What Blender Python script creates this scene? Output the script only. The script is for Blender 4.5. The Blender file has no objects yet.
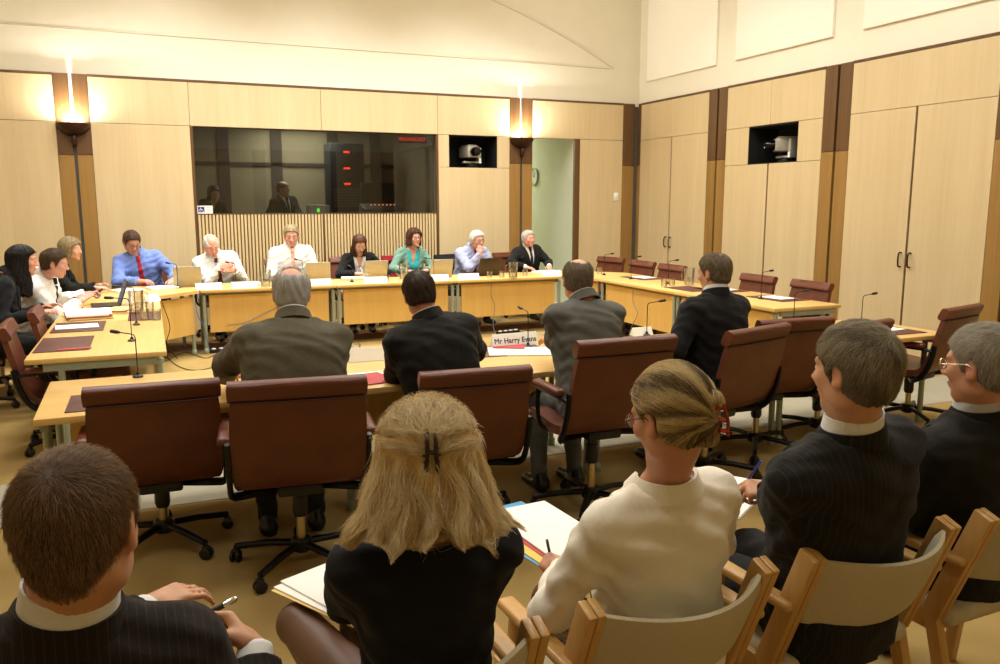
import bpy, bmesh, math, random
import numpy as np
from mathutils import Vector, Matrix, Euler
random.seed(7); rng = np.random.default_rng(11)
PI = math.pi
sc = bpy.context.scene
COL = sc.collection
# ---------------------------------------------------------------- camera model
FPX = 816.76; YAW = math.radians(23.114); PIT = math.radians(9.018); EYE = 1.68
_cy, _sy = math.cos(YAW), math.sin(YAW)
_F = np.array([_sy*math.cos(PIT), _cy*math.cos(PIT), -math.sin(PIT)])
_R = np.array([_cy, -_sy, 0.0]); _U = np.cross(_R, _F)
def _ray(x, y): return _F + _R*(x-500)/FPX - _U*(y-332)/FPX
def atz(x, y, z):
    d = _ray(x, y); return np.array([0, 0, EYE]) + d*(z-EYE)/d[2]
def atY(x, y, Y):
    d = _ray(x, y); return np.array([0, 0, EYE]) + d*Y/d[1]
def atX(x, y, X):
    d = _ray(x, y); return np.array([0, 0, EYE]) + d*X/d[0]
WY, WX, WL, WF = 11.73, 7.447, -2.87, -2.6     # back, right, left, front wall planes
CEIL = 5.4
TT = .72                                       # table height

# ---------------------------------------------------------------- objects
def tag(o, label=None, cat=None, group=None, kind=None):
    if label: o['label'] = label
    if cat: o['category'] = cat
    if group: o['group'] = group
    if kind: o['kind'] = kind
    return o
def thing(name, label, cat, loc=(0, 0, 0), rz=0, group=None):
    o = bpy.data.objects.new(name, None); COL.objects.link(o)
    o.location = loc; o.rotation_euler = (0, 0, rz); o.empty_display_size = .1
    return tag(o, label, cat, group)
def children(o): return list(o.children)
def dup(root, loc=None, rz=None, label=None, group=None):
    r = root.copy(); COL.objects.link(r)
    if loc is not None: r.location = loc
    if rz is not None: r.rotation_euler = (0, 0, rz)
    if label: r['label'] = label
    if group: r['group'] = group
    for ch in children(root):
        c = ch.copy(); COL.objects.link(c); c.parent = r
        for g in children(ch):
            d = g.copy(); COL.objects.link(d); d.parent = c
    return r

class MB:
    """collects shapes into one mesh"""
    def __init__(s): s.v = []; s.f = []; s.sm = []
    def add(s, vs, fs, smooth=False):
        n = len(s.v); s.v += [tuple(map(float, p)) for p in vs]
        s.f += [tuple(i+n for i in f) for f in fs]; s.sm += [smooth]*len(fs)
        return s
    def box(s, c, d, rz=0, rx=0, ry=0, bev=0, seg=2):
        M = Matrix.Translation(c) @ Euler((rx, ry, rz)).to_matrix().to_4x4()
        if bev <= 0:
            x, y, z = [k/2 for k in d]
            vs = [M @ Vector((a*x, b*y, e*z)) for a in (-1, 1) for b in (-1, 1) for e in (-1, 1)]
            return s.add(vs, [(0, 1, 3, 2), (4, 6, 7, 5), (0, 4, 5, 1), (2, 3, 7, 6), (0, 2, 6, 4), (1, 5, 7, 3)])
        bm = bmesh.new(); bmesh.ops.create_cube(bm, size=1)
        bmesh.ops.scale(bm, vec=d, verts=bm.verts)
        bmesh.ops.bevel(bm, geom=bm.edges[:], offset=min(bev, min(d)*.49), segments=seg, profile=.5, affect='EDGES')
        bm.verts.index_update()
        s.add([M @ v.co for v in bm.verts], [[v.index for v in f.verts] for f in bm.faces], True); bm.free()
        return s
    def b2(s, lo, hi, **k):
        return s.box([(a+b)/2 for a, b in zip(lo, hi)], [abs(b-a) for a, b in zip(lo, hi)], **k)
    def tube(s, pts, r, seg=8, caps=True, ry=None):
        pts = [Vector(p) for p in pts]; n = len(pts)
        rs = r if isinstance(r, (list, tuple)) else [r]*n
        vs = []; up = None
        for i, p in enumerate(pts):
            t = (pts[min(i+1, n-1)]-pts[max(i-1, 0)]).normalized()
            if up is None:
                up = Vector((0, 0, 1)) if abs(t.z) < .9 else Vector((0, 1, 0))
            a = t.cross(up)
            if a.length < 1e-4: a = t.cross(Vector((1, 0, 0)))
            a.normalize(); b = a.cross(t).normalized(); up = b
            for k in range(seg):
                w = 2*PI*k/seg
                vs.append(p+a*math.cos(w)*rs[i]+b*math.sin(w)*(rs[i] if ry is None else ry))
        fs = [(i*seg+k, i*seg+(k+1) % seg, (i+1)*seg+(k+1) % seg, (i+1)*seg+k) for i in range(n-1) for k in range(seg)]
        s.add(vs, fs, True)
        if caps:
            b = len(s.v)-len(vs)
            s.f += [tuple(b+k for k in reversed(range(seg))), tuple(b+(n-1)*seg+k for k in range(seg))]; s.sm += [False]*2
        return s
    def lathe(s, prof, c=(0, 0, 0), seg=20, M=None, a0=0, a1=2*PI):
        full = abs(a1-a0-2*PI) < 1e-6; m = seg if full else seg+1
        vs = []
        for r, z in prof:
            for k in range(m):
                w = a0+(a1-a0)*k/seg
                p = Vector((r*math.cos(w), r*math.sin(w), z))
                if M is not None: p = M @ p
                vs.append(p+Vector(c))
        fs = [(i*m+k, i*m+(k+1) % m, (i+1)*m+(k+1) % m, (i+1)*m+k) for i in range(len(prof)-1) for k in range(seg)]
        return s.add(vs, fs, True)
    def prism(s, poly, h, M=None, smooth=False):
        """poly in xy, extruded 0..h in z"""
        n = len(poly); M = M or Matrix()
        vs = [M @ Vector((x, y, 0)) for x, y in poly]+[M @ Vector((x, y, h)) for x, y in poly]
        fs = [tuple(reversed(range(n))), tuple(range(n, 2*n))]+[(i, (i+1) % n, n+(i+1) % n, n+i) for i in range(n)]
        return s.add(vs, fs, smooth)
    def grid(s, P, thick=None, smooth=True):
        """P[i][j] points; optional thickness vectors give a solid sheet"""
        ni, nj = len(P), len(P[0])
        A = [Vector(p) for row in P for p in row]
        idx = lambda i, j: i*nj+j
        fs = [(idx(i, j), idx(i, j+1), idx(i+1, j+1), idx(i+1, j)) for i in range(ni-1) for j in range(nj-1)]
        if thick is None: return s.add(A, fs, smooth)
        B = []
        for i in range(ni):
            for j in range(nj):
                du = A[idx(min(i+1, ni-1), j)]-A[idx(max(i-1, 0), j)]
                dv = A[idx(i, min(j+1, nj-1))]-A[idx(i, max(j-1, 0))]
                nrm = du.cross(dv).normalized()
                th = thick(i/(ni-1), j/(nj-1)) if callable(thick) else thick
                B.append((A[idx(i, j)], nrm*th/2))
        N = ni*nj
        vs = [a+b for a, b in B]+[a-b for a, b in B]
        fs2 = fs+[tuple(N+k for k in reversed(f)) for f in fs]
        ring = [idx(i, 0) for i in range(ni)]+[idx(ni-1, j) for j in range(1, nj)]+[idx(i, nj-1) for i in range(ni-2, -1, -1)]+[idx(0, j) for j in range(nj-2, 0, -1)]
        m = len(ring)
        fs2 += [(ring[(k+1) % m], ring[k], N+ring[k], N+ring[(k+1) % m]) for k in range(m)]
        return s.add(vs, fs2, smooth)
    def build(s, name, mat, parent=None, loc=None, rot=None, fixn=True):
        me = bpy.data.meshes.new(name); me.from_pydata(s.v, [], s.f)
        me.polygons.foreach_set('use_smooth', s.sm); me.materials.append(mat)
        if fixn:
            bm = bmesh.new(); bm.from_mesh(me); bmesh.ops.recalc_face_normals(bm, faces=bm.faces[:]); bm.to_mesh(me); bm.free()
        me.update()
        try: me.set_sharp_from_angle(angle=math.radians(42))
        except Exception: pass
        o = bpy.data.objects.new(name, me); COL.objects.link(o)
        if parent is not None: o.parent = parent
        if loc is not None: o.location = loc
        if rot is not None: o.rotation_euler = rot
        return o
def struct(name, mb, mat, parent=None):
    o = mb.build(name, mat, parent)
    if parent is None: o['kind'] = 'structure'
    return o
def arc(c, r, a0, a1, n, plane='xz'):
    out = []
    for i in range(n+1):
        a = a0+(a1-a0)*i/n
        u, v = r*math.cos(a), r*math.sin(a)
        out.append((c[0]+u, c[1], c[2]+v) if plane == 'xz' else ((c[0], c[1]+u, c[2]+v) if plane == 'yz' else (c[0]+u, c[1]+v, c[2])))
    return out
def smooth_path(pts, n=6):
    """Catmull-Rom through pts"""
    P = [np.array(p, float) for p in pts]; P = [2*P[0]-P[1]]+P+[2*P[-1]-P[-2]]
    out = []
    for i in range(1, len(P)-2):
        for k in range(n):
            t = k/n; a, b, c, d = P[i-1:i+3]
            out.append(.5*((2*b)+(-a+c)*t+(2*a-5*b+4*c-d)*t*t+(-a+3*b-3*c+d)*t**3))
    out.append(P[-2]); return [tuple(p) for p in out]
# ---------------------------------------------------------------- materials
def srgb(r, g, b):
    f = lambda c: c/12.92 if c <= .04045 else ((c+.055)/1.055)**2.4
    return (f(r/255), f(g/255), f(b/255), 1)
def newmat(name):
    m = bpy.data.materials.new(name); m.use_nodes = True
    nt = m.node_tree; b = nt.nodes['Principled BSDF']; return m, nt, b
def N(nt, t, **kw):
    n = nt.nodes.new(t)
    for k, v in kw.items():
        if k in n.inputs: n.inputs[k].default_value = v
        else: setattr(n, k, v)
    return n
def coords(nt, scale=(1, 1, 1), kind='Object'):
    tc = N(nt, 'ShaderNodeTexCoord'); mp = N(nt, 'ShaderNodeMapping'); mp.inputs['Scale'].default_value = scale
    nt.links.new(tc.outputs[kind], mp.inputs['Vector']); return mp.outputs['Vector']
def ramp(nt, fac, stops):
    r = N(nt, 'ShaderNodeValToRGB'); e = r.color_ramp.elements
    while len(e) < len(stops): e.new(.5)
    for k, (p, c) in enumerate(stops): e[k].position = p; e[k].color = c
    nt.links.new(fac, r.inputs['Fac']); return r.outputs['Color']
def bump(nt, b, h, strength=.2, dist=.01):
    n = N(nt, 'ShaderNodeBump'); n.inputs['Strength'].default_value = strength; n.inputs['Distance'].default_value = dist
    nt.links.new(h, n.inputs['Height']); nt.links.new(n.outputs['Normal'], b.inputs['Normal'])
def plain(name, c, rough=.5, metal=0, spec=None, vary=.06, nscale=30, bmp=0, **kw):
    m, nt, b = newmat(name)
    c0 = tuple(x*(1-vary) for x in c[:3])+(1,); c1 = tuple(min(1, x*(1+vary)) for x in c[:3])+(1,)
    no = N(nt, 'ShaderNodeTexNoise'); no.inputs['Scale'].default_value = nscale; no.inputs['Detail'].default_value = 4
    nt.links.new(coords(nt), no.inputs['Vector'])
    nt.links.new(ramp(nt, no.outputs['Fac'], [(.3, c0), (.7, c1)]), b.inputs['Base Color'])
    b.inputs['Roughness'].default_value = rough; b.inputs['Metallic'].default_value = metal
    if spec is not None: b.inputs['Specular IOR Level'].default_value = spec
    if bmp: bump(nt, b, no.outputs['Fac'], bmp, .004)
    for k, v in kw.items(): b.inputs[k.replace('_', ' ')].default_value = v
    return m
def wood(name, c0, c1, axis='z', s=(26, 26, 1.2), rough=.42, fleck=.5, coat=0):
    m, nt, b = newmat(name)
    sc_ = {'z': (s[0], s[1], s[2]), 'x': (s[2], s[0], s[1]), 'y': (s[0], s[2], s[1])}[axis]
    v = coords(nt, sc_)
    a = N(nt, 'ShaderNodeTexNoise'); a.inputs['Scale'].default_value = 1; a.inputs['Detail'].default_value = 6; a.inputs['Roughness'].default_value = .65
    nt.links.new(v, a.inputs['Vector'])
    v2 = coords(nt, tuple(k*.12 for k in sc_))
    w = N(nt, 'ShaderNodeTexNoise'); w.inputs['Scale'].default_value = 1.6; w.inputs['Detail'].default_value = 3; w.inputs['Distortion'].default_value = .6
    nt.links.new(v2, w.inputs['Vector'])
    mx = N(nt, 'ShaderNodeMath', operation='MULTIPLY_ADD'); mx.inputs[1].default_value = fleck
    nt.links.new(a.outputs['Fac'], mx.inputs[0]); 
    m2 = N(nt, 'ShaderNodeMath', operation='MULTIPLY'); m2.inputs[1].default_value = 1-fleck
    nt.links.new(w.outputs['Fac'], m2.inputs[0]); nt.links.new(m2.outputs[0], mx.inputs[2])
    nt.links.new(ramp(nt, mx.outputs[0], [(.3, c0), (.68, c1)]), b.inputs['Base Color'])
    b.inputs['Roughness'].default_value = rough
    if coat: b.inputs['Coat Weight'].default_value = coat; b.inputs['Coat Roughness'].default_value = .2
    bump(nt, b, a.outputs['Fac'], .05, .003)
    return m
def emit(name, c, s):
    m, nt, b = newmat(name)
    b.inputs['Base Color'].default_value = c; b.inputs['Emission Color'].default_value = c; b.inputs['Emission Strength'].default_value = s
    return m
def fabric(name, c0, c1, scale=900, rough=.9, stripe=None, bmp=.25, sheen=.04):
    """woven cloth with a fold-scale bump; stripe=(period m, colour) adds pinstripes"""
    m, nt, b = newmat(name)
    v = coords(nt)
    n1 = N(nt, 'ShaderNodeTexNoise'); n1.inputs['Scale'].default_value = scale; n1.inputs['Detail'].default_value = 2
    n2 = N(nt, 'ShaderNodeTexNoise'); n2.inputs['Scale'].default_value = 9; n2.inputs['Detail'].default_value = 3; n2.inputs['Distortion'].default_value = .8
    nt.links.new(v, n1.inputs['Vector']); nt.links.new(v, n2.inputs['Vector'])
    col = ramp(nt, n1.outputs['Fac'], [(.35, c0), (.65, c1)])
    if stripe:
        sep = N(nt, 'ShaderNodeSeparateXYZ'); nt.links.new(v, sep.inputs[0])
        q = N(nt, 'ShaderNodeMath', operation='MULTIPLY'); q.inputs[1].default_value = 1/stripe[0]; nt.links.new(sep.outputs['X'], q.inputs[0])
        fr = N(nt, 'ShaderNodeMath', operation='FRACT'); nt.links.new(q.outputs[0], fr.inputs[0])
        lt = N(nt, 'ShaderNodeMath', operation='LESS_THAN'); lt.inputs[1].default_value = .13; nt.links.new(fr.outputs[0], lt.inputs[0])
        fa = N(nt, 'ShaderNodeMath', operation='MULTIPLY'); fa.inputs[1].default_value = .17; nt.links.new(lt.outputs[0], fa.inputs[0])
        mi = N(nt, 'ShaderNodeMixRGB'); mi.inputs['Color2'].default_value = stripe[1]
        nt.links.new(fa.outputs[0], mi.inputs['Fac']); nt.links.new(col, mi.inputs['Color1']); col = mi.outputs['Color']
    nt.links.new(col, b.inputs['Base Color'])
    b.inputs['Roughness'].default_value = rough; b.inputs['Specular IOR Level'].default_value = .25
    b.inputs['Sheen Weight'].default_value = sheen
    bump(nt, b, n2.outputs['Fac'], bmp, .03)
    return m
def glassy(name, tint=(1, 1, 1, 1), refl=.1, rough=.02, gray=0):
    """thin glass: mostly clear, some mirror by angle"""
    m, nt, b = newmat(name)
    out = nt.nodes['Material Output']
    tr = N(nt, 'ShaderNodeBsdfTransparent'); tr.inputs['Color'].default_value = tint
    gl = N(nt, 'ShaderNodeBsdfGlossy'); gl.inputs['Roughness'].default_value = rough
    no = N(nt, 'ShaderNodeTexNoise'); no.inputs['Scale'].default_value = 3; nt.links.new(coords(nt), no.inputs['Vector'])
    lw = N(nt, 'ShaderNodeLayerWeight'); lw.inputs['Blend'].default_value = .35
    mm = N(nt, 'ShaderNodeMath', operation='MULTIPLY_ADD'); mm.inputs[1].default_value = .6; mm.inputs[2].default_value = refl
    nt.links.new(lw.outputs['Fresnel'], mm.inputs[0]); mm.use_clamp = True
    mi = N(nt, 'ShaderNodeMixShader'); nt.links.new(mm.outputs[0], mi.inputs['Fac'])
    nt.links.new(tr.outputs[0], mi.inputs[1]); nt.links.new(gl.outputs[0], mi.inputs[2])
    nt.links.new(mi.outputs[0], out.inputs['Surface'])
    return m
M = {}
M['wallpaint'] = plain('wall_paint', srgb(230, 224, 204), .85, nscale=3, vary=.02)
M['ceil'] = plain('ceiling_paint', srgb(240, 236, 222), .9, nscale=3, vary=.02)
M['accoustic'] = plain('acoustic_fabric', srgb(246, 242, 228), .95, nscale=300, vary=.03)
M['maple'] = wood('maple_veneer', srgb(198, 175, 132), srgb(211, 190, 148), 'z', (30, 30, 1.3))
M['jarrah'] = wood('dark_red_wood', srgb(80, 54, 28), srgb(106, 74, 40), 'z', (60, 60, 1.6), rough=.38)
M['honey'] = wood('honey_brown_wood', srgb(136, 101, 48), srgb(158, 121, 64), 'z', (60, 60, 1.6), rough=.4)
M['tablewood'] = wood('table_beech', srgb(214, 172, 98), srgb(232, 194, 122), 'x', (34, 34, 1.6), rough=.3)
M['tablewood_y'] = wood('table_beech_long', srgb(214, 172, 98), srgb(232, 194, 122), 'y', (34, 34, 1.6), rough=.3)
M['panelwood'] = wood('modesty_beech', srgb(204, 162, 84), srgb(220, 180, 102), 'z', (30, 30, 1.5), rough=.4)
M['chairwood'] = wood('chair_beech', srgb(196, 150, 82), srgb(214, 170, 102), 'z', (50, 50, 2.5), rough=.35)
M['slat'] = wood('slat_ash', srgb(200, 176, 128), srgb(214, 192, 146), 'z', (60, 60, 1.5))
M['dark'] = plain('black_void', srgb(16, 14, 12), .8)
M['groove'] = plain('groove_grey', srgb(84, 84, 78), .5, .2)
M['paleframe'] = plain('pale_green_steel', srgb(150, 160, 140), .4, .25)
M['blackmetal'] = plain('black_steel', srgb(20, 20, 20), .35, .5)
M['blackplastic'] = plain('black_plastic', srgb(22, 22, 22), .42)
M['brass'] = plain('brushed_column', srgb(196, 182, 146), .28, .95)
M['chrome'] = plain('chrome', srgb(205, 205, 205), .18, 1)
M['bronze'] = plain('dark_bronze', srgb(66, 42, 26), .4, .6)
M['silver'] = plain('laptop_silver', srgb(176, 168, 142), .45, .35)
M['darklap'] = plain('laptop_dark', srgb(58, 46, 34), .4, .3)
M['paper'] = plain('white_paper', srgb(246, 244, 236), .85, vary=.015, nscale=6)
M['card'] = plain('white_card', srgb(242, 240, 228), .8, vary=.02, nscale=6)
M['buff'] = plain('buff_folder', srgb(226, 196, 128), .8)
M['red'] = plain('red_booklet', srgb(186, 58, 56), .6, vary=.12, nscale=40)
M['maroon'] = plain('maroon_leather_pad', srgb(84, 42, 36), .5, bmp=.1, nscale=120)
M['ink'] = plain('black_ink', srgb(20, 18, 18), .7)
M['white'] = plain('white_plastic', srgb(236, 234, 226), .45)
M['bluecable'] = plain('blue_cable', srgb(78, 108, 170), .5)
M['greycable'] = plain('grey_cable', srgb(120, 116, 108), .5)
M['glass'] = glassy('clear_tumbler_glass', (.955, .965, .955, 1), .10)
M['boothglass'] = glassy('booth_glass', (.62, .66, .64, 1), .05)
M['fabric_seat'] = fabric('oatmeal_upholstery', srgb(190, 180, 148), srgb(208, 198, 168), 500, bmp=.05)
def leather():
    m, nt, b = newmat('russet_leather')
    v = coords(nt)
    n1 = N(nt, 'ShaderNodeTexNoise'); n1.inputs['Scale'].default_value = 6; n1.inputs['Detail'].default_value = 4
    n2 = N(nt, 'ShaderNodeTexVoronoi'); n2.inputs['Scale'].default_value = 260
    nt.links.new(v, n1.inputs['Vector']); nt.links.new(v, n2.inputs['Vector'])
    nt.links.new(ramp(nt, n1.outputs['Fac'], [(.3, srgb(88, 42, 24)), (.7, srgb(108, 55, 32))]), b.inputs['Base Color'])
    b.inputs['Roughness'].default_value = .42
    bump(nt, b, n2.outputs['Distance'], .08, .002)
    return m
M['leather'] = leather()
M['redfabric'] = fabric('crimson_fabric', srgb(120, 22, 30), srgb(146, 32, 40), 600)
M['blackfabric'] = fabric('black_fabric_seat', srgb(22, 22, 24), srgb(32, 32, 34), 600)
def carpet(name, c0, c1):
    m, nt, b = newmat(name)
    v = coords(nt)
    n1 = N(nt, 'ShaderNodeTexNoise'); n1.inputs['Scale'].default_value = 420; n1.inputs['Detail'].default_value = 3
    n2 = N(nt, 'ShaderNodeTexNoise'); n2.inputs['Scale'].default_value = 2.2; n2.inputs['Detail'].default_value = 5
    nt.links.new(v, n1.inputs['Vector']); nt.links.new(v, n2.inputs['Vector'])
    a = N(nt, 'ShaderNodeMath', operation='MULTIPLY_ADD'); a.inputs[1].default_value = .6
    nt.links.new(n1.outputs['Fac'], a.inputs[0])
    q = N(nt, 'ShaderNodeMath', operation='MULTIPLY'); q.inputs[1].default_value = .4; nt.links.new(n2.outputs['Fac'], q.inputs[0])
    nt.links.new(q.outputs[0], a.inputs[2])
    nt.links.new(ramp(nt, a.outputs[0], [(.36, c0), (.64, c1)]), b.inputs['Base Color'])
    b.inputs['Roughness'].default_value = 1; b.inputs['Specular IOR Level'].default_value = .1
    bump(nt, b, n1.outputs['Fac'], .4, .004)
    return m
M['carpet'] = carpet('gold_carpet', srgb(148, 122, 70), srgb(168, 142, 90))
M['carpet_grey'] = carpet('grey_carpet_band', srgb(152, 146, 126), srgb(172, 166, 146))
M['carpet_brown'] = carpet('brown_carpet_band', srgb(104, 72, 40), srgb(122, 88, 52))
# ================================================================ ROOM
mb = MB(); mb.b2((WL-.2, WF-.2, -.1), (WX+.3, WY+.3, 0)); floor = struct('floor', mb, M['carpet'])
mb = MB(); mb.b2((WL, 4.74, 0), (WX, 5.50, .003)); struct('carpet_band', mb, M['carpet_grey'], floor)
# brown border band just outside the ring of tables
mb = MB(); mb.b2((-.35, 9.86, 0), (5.75, 10.5, .0025)); mb.b2((5.4, 5.9, 0), (6.1, 9.86, .0025)); struct('carpet_border', mb, M['carpet_brown'], floor)
mb = MB(); mb.b2((WL-.2, WF-.2, CEIL), (WX+.3, WY+.3, CEIL+.1)); struct('ceiling', mb, M['ceil'])
G = .05                                       # panelling stands this far in front of the plaster
ZT, ZJ, ZD = 3.26, 2.672, 2.27                # panelling top, joint, dark/honey break
DX0, DX1 = 5.555, 6.30                        # doorway
BX0, BX1 = .58, 4.008                         # booth window
WBZ = 1.525
# back plaster wall with door and booth openings
mb = MB()
y0, y1 = WY+G, WY+G+.15
mb.b2((WL-.2, y0, ZJ), (WX+.3, y1, CEIL)); mb.b2((WL-.2, y0, 0), (BX0, y1, ZJ)); mb.b2((BX0, y0, 0), (BX1, y1, WBZ))
mb.b2((BX1, y0, 0), (4.15, y1, ZJ)); mb.b2((4.15, y0, 0), (4.99, y1, 2.18)); mb.b2((4.99, y0, 0), (DX0, y1, ZJ)); mb.b2((6.41, y0, 0), (WX+.3, y1, ZJ))
wall_back = struct('wall_back', mb, M['wallpaint'])
def vpan(name, mat, lo, hi, th=G, parent=None):
    """panel on the back wall from (x0,z0) to (x1,z1), front face on WY"""
    mb = MB(); g = .003
    mb.b2((lo[0]+g, WY, lo[1]+g), (hi[0]-g, WY+th, hi[1]-g)); return struct(name, mb, mat, parent or wall_back)
P1, P2, PC = (-.981, -.593), (5.168, 5.555), (7.18, 7.447)
ZTP = ZT-.028
for x0, x1 in ((WL, P1[0]), (P1[1], .58), (.58, 2.30), (2.30, 4.008), (4.008, P2[0]), (P2[1], PC[0])):
    vpan('panel', M['maple'], (x0, ZJ), (x1, ZTP))
    mb = MB(); mb.b2((x0, WY-.006, ZTP), (x1, WY+G, ZT)); struct('top_rail', mb, M['jarrah'], wall_back)
for x0, x1 in ((WL, P1[0]), (P1[1], .58), (6.39, PC[0])): vpan('panel', M['maple'], (x0, 0), (x1, ZJ))
# camera niche panel
vpan('panel', M['maple'], (4.008, 0), (P2[0], 2.199)); vpan('panel', M['maple'], (4.008, 2.199), (4.184, ZJ)); vpan('panel', M['maple'], (4.957, 2.199), (P2[0], ZJ))
def pilaster(parent, fn, a, b, gap=.032):
    m = (a+b)/2
    for u0, u1 in ((a, m-gap/2), (m+gap/2, b)):
        fn('pilaster_board', M['jarrah'], (u0, ZD), (u1, ZT)); fn('pilaster_board', M['honey'], (u0, 0), (u1, ZD))
pil = lambda n, m, lo, hi: vpan(n, m, lo, hi, G)
for p in (P1, P2): pilaster(wall_back, pil, *p)
for p in (P1, P2):
    m_ = (p[0]+p[1])/2; mb = MB(); mb.b2((m_-.016, WY+.03, 0), (m_+.016, WY+.048, ZJ-.0)); struct('groove_strip', mb, M['groove'], wall_back)
pil('pilaster_board', M['jarrah'], (PC[0], ZD), (7.40, ZT)); pil('pilaster_board', M['honey'], (PC[0], 0), (7.40, ZD))
# slatted timber below the booth window
mb = MB(); mb.b2((BX0, WY+.03, 0), (BX1, WY+.05, WBZ)); struct('slat_backing', mb, M['honey'], wall_back)
mb = MB(); n = 74; w = (BX1-BX0-.06)/n
for i in range(n):
    x = BX0+.03+w*(i+.5)
    mb.b2((x-w*.30, WY, 0), (x+w*.30, WY+.03, WBZ-.004))
struct('slat_screen', mb, M['slat'], wall_back)
mb = MB(); mb.b2((2.275, WY-.004, 0), (2.305, WY+.03, WBZ)); struct('slat_divider', mb, M['jarrah'], wall_back)
# booth window
mb = MB()
for x in (BX0+.012, BX1-.012): mb.b2((x-.018, WY-.004, 0), (x+.018, WY+.05, ZJ))
mb.b2((BX0, WY, WBZ-.01), (BX1, WY+.2, WBZ+.006)); mb.b2((BX0, WY+.02, ZJ-.006), (BX1, WY+.2, ZJ+.02))
win = struct('window_1', mb, M['jarrah'])
mb = MB(); mb.b2((BX0, WY+.06, WBZ), (BX1, WY+.066, ZJ)); struct('pane', mb, M['boothglass'], win)
# control booth behind the glass
M['booth'] = plain('booth_wall', srgb(150, 132, 100), .8, nscale=4)
M['boothdark'] = plain('booth_dark', srgb(62, 50, 38), .8, nscale=4)
BY = 14.4
mb = MB(); mb.b2((BX0-.5, BY, 0), (BX1+.14, BY+.1, 3.2)); mb.b2((BX0-.6, WY+.2, 0), (BX0-.5, BY, 3.2)); mb.b2((BX1+.08, WY+.2, 0), (BX1+.14, BY, 3.2))
mb.b2((BX0-.6, WY+.2, 2.95), (BX1+.14, BY+.1, 3.05)); mb.b2((BX0-.5, WY+.2, -.05), (BX1+.08, BY, .72))
booth = struct('wall_booth', mb, M['booth'])
mb = MB()
for x in (1.2, 2.05, 3.0, 3.75): mb.b2((x-.09, BY-.03, 0), (x+.09, BY, 2.95))
mb.b2((BX0-.5, BY-.03, 2.28), (BX1+.08, BY, 2.34)); struct('dark_boards', mb, M['boothdark'], booth)
# doorway jamb and lobby
mb = MB(); mb.b2((DX1, WY-.006, 0), (6.388, WY+.05, ZJ)); mb.b2((DX0-.01, WY+.05, 0), (DX0+.012, WY+.2, ZJ)); struct('door_1', mb, M['jarrah'])
M['lobby'] = plain('lobby_paint', srgb(204, 206, 180), .85, nscale=3, vary=.02)
mb = MB(); LX = 6.306
mb.b2((LX, WY+.051, 0), (LX+.1, 16.2, 3.2)); mb.b2((5.0, 16.1, 0), (LX, 16.2, 3.2)); mb.b2((5.0, WY+.2, 0), (5.07, 16.2, 3.2)); mb.b2((5.0, WY+.2, 3.1), (LX+.1, 16.2, 3.2)); mb.b2((5.0, WY+.2, -.05), (LX+.1, 16.2, 0))
struct('wall_lobby', mb, M['lobby'])
# seams of the upper plaster: a level joint and the sweep of an arch
mb = MB(); ys = WY+G-.002
mb.tube([(WL, ys, 3.80), (6.95, ys, 3.785)], .004, 4)
struct('trim_1', mb, plain('plaster_joint', srgb(176, 166, 140), .9))
mb = MB(); pts = []
for px, py in ((614, 69), (590, 53), (560, 35), (525, 16), (492, 0)): p = atY(px, py, ys); pts.append((p[0], ys, p[2]))
d_ = np.array(pts[-1])-np.array(pts[-2]); pts += [tuple(np.array(pts[-1])+d_*k*np.array([1, 1, .93])) for k in (1, 2)]
mb.tube(smooth_path(pts, 4), .004, 4); struct('trim_2', mb, M['ceil'] if False else bpy.data.materials['plaster_joint'])
# right wall
mb = MB(); mb.b2((WX+G, WF-.2, 0), (WX+G+.15, 8.07, CEIL)); mb.b2((WX+G, 8.98, 0), (WX+G+.15, WY+.3, CEIL)); mb.b2((WX+G, 8.07, 0), (WX+G+.15, 8.98, 2.18)); mb.b2((WX+G, 8.07, 2.665), (WX+G+.15, 8.98, CEIL))
wall_right = struct('wall_right', mb, M['wallpaint'])
def rpan(name, mat, lo, hi, th=G, parent=None):
    mb = MB(); g = .003
    mb.b2((WX, lo[0]+g, lo[1]+g), (WX+th, hi[0]-g, hi[1]-g)); return struct(name, mb, mat, parent or wall_right)
bays = []
hn = 2
def handle(parent, y, z=1.07):
    mb = MB(); x = WX-.045
    mb.tube(smooth_path([(WX, y, z+.075), (x+.01, y, z+.07), (x, y, z), (x+.01, y, z-.07), (WX, y, z-.075)], 5), .009, 8)
    mb.build('handle', M['bronze'], parent)
def bay(ya, yb, kind, dc):
    """wall bay between pilasters, ya<yb; dc = centre of the pair of tall doors"""
    global hn
    rpan('panel', M['maple'], (ya, ZJ), (dc if kind == 'cam' else yb, ZTP))
    if kind == 'cam': rpan('panel', M['maple'], (dc, ZJ), (yb, ZTP))
    mb = MB(); mb.b2((WX-.006, ya, ZTP), (WX+G, yb, ZT)); struct('top_rail', mb, M['jarrah'], wall_right)
    top = ZJ
    if kind == 'cam':
        top = 2.18
        rpan('panel', M['maple'], (ya, top), (8.07, ZJ)); rpan('panel', M['maple'], (8.98, top), (yb, ZJ))
    mb = MB(); mb.b2((WX+.012, dc-.012, 0), (WX+G, dc+.012, top)); struct('door_strip', mb, M['jarrah'], wall_right)
    for a, b, s in ((ya, dc-.012, -1), (dc+.012, yb, 1)):
        mb = MB(); mb.b2((WX, a+.003, .06), (WX+.04, b-.003, top-.003)); d = struct('door_%d' % hn, mb, M['maple']); hn += 1
        if kind != 'cam': handle(d, dc+s*.06)
bay(9.862, 11.62, 'door', 10.755); bay(7.671, 9.453, 'cam', 8.582); bay(5.467, 7.255, 'door', 6.364); bay(3.25, 5.04, 'door', 4.15); bay(1.05, 2.84, 'door', 1.95); bay(-2.4, .64, 'door', -.9)
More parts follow.
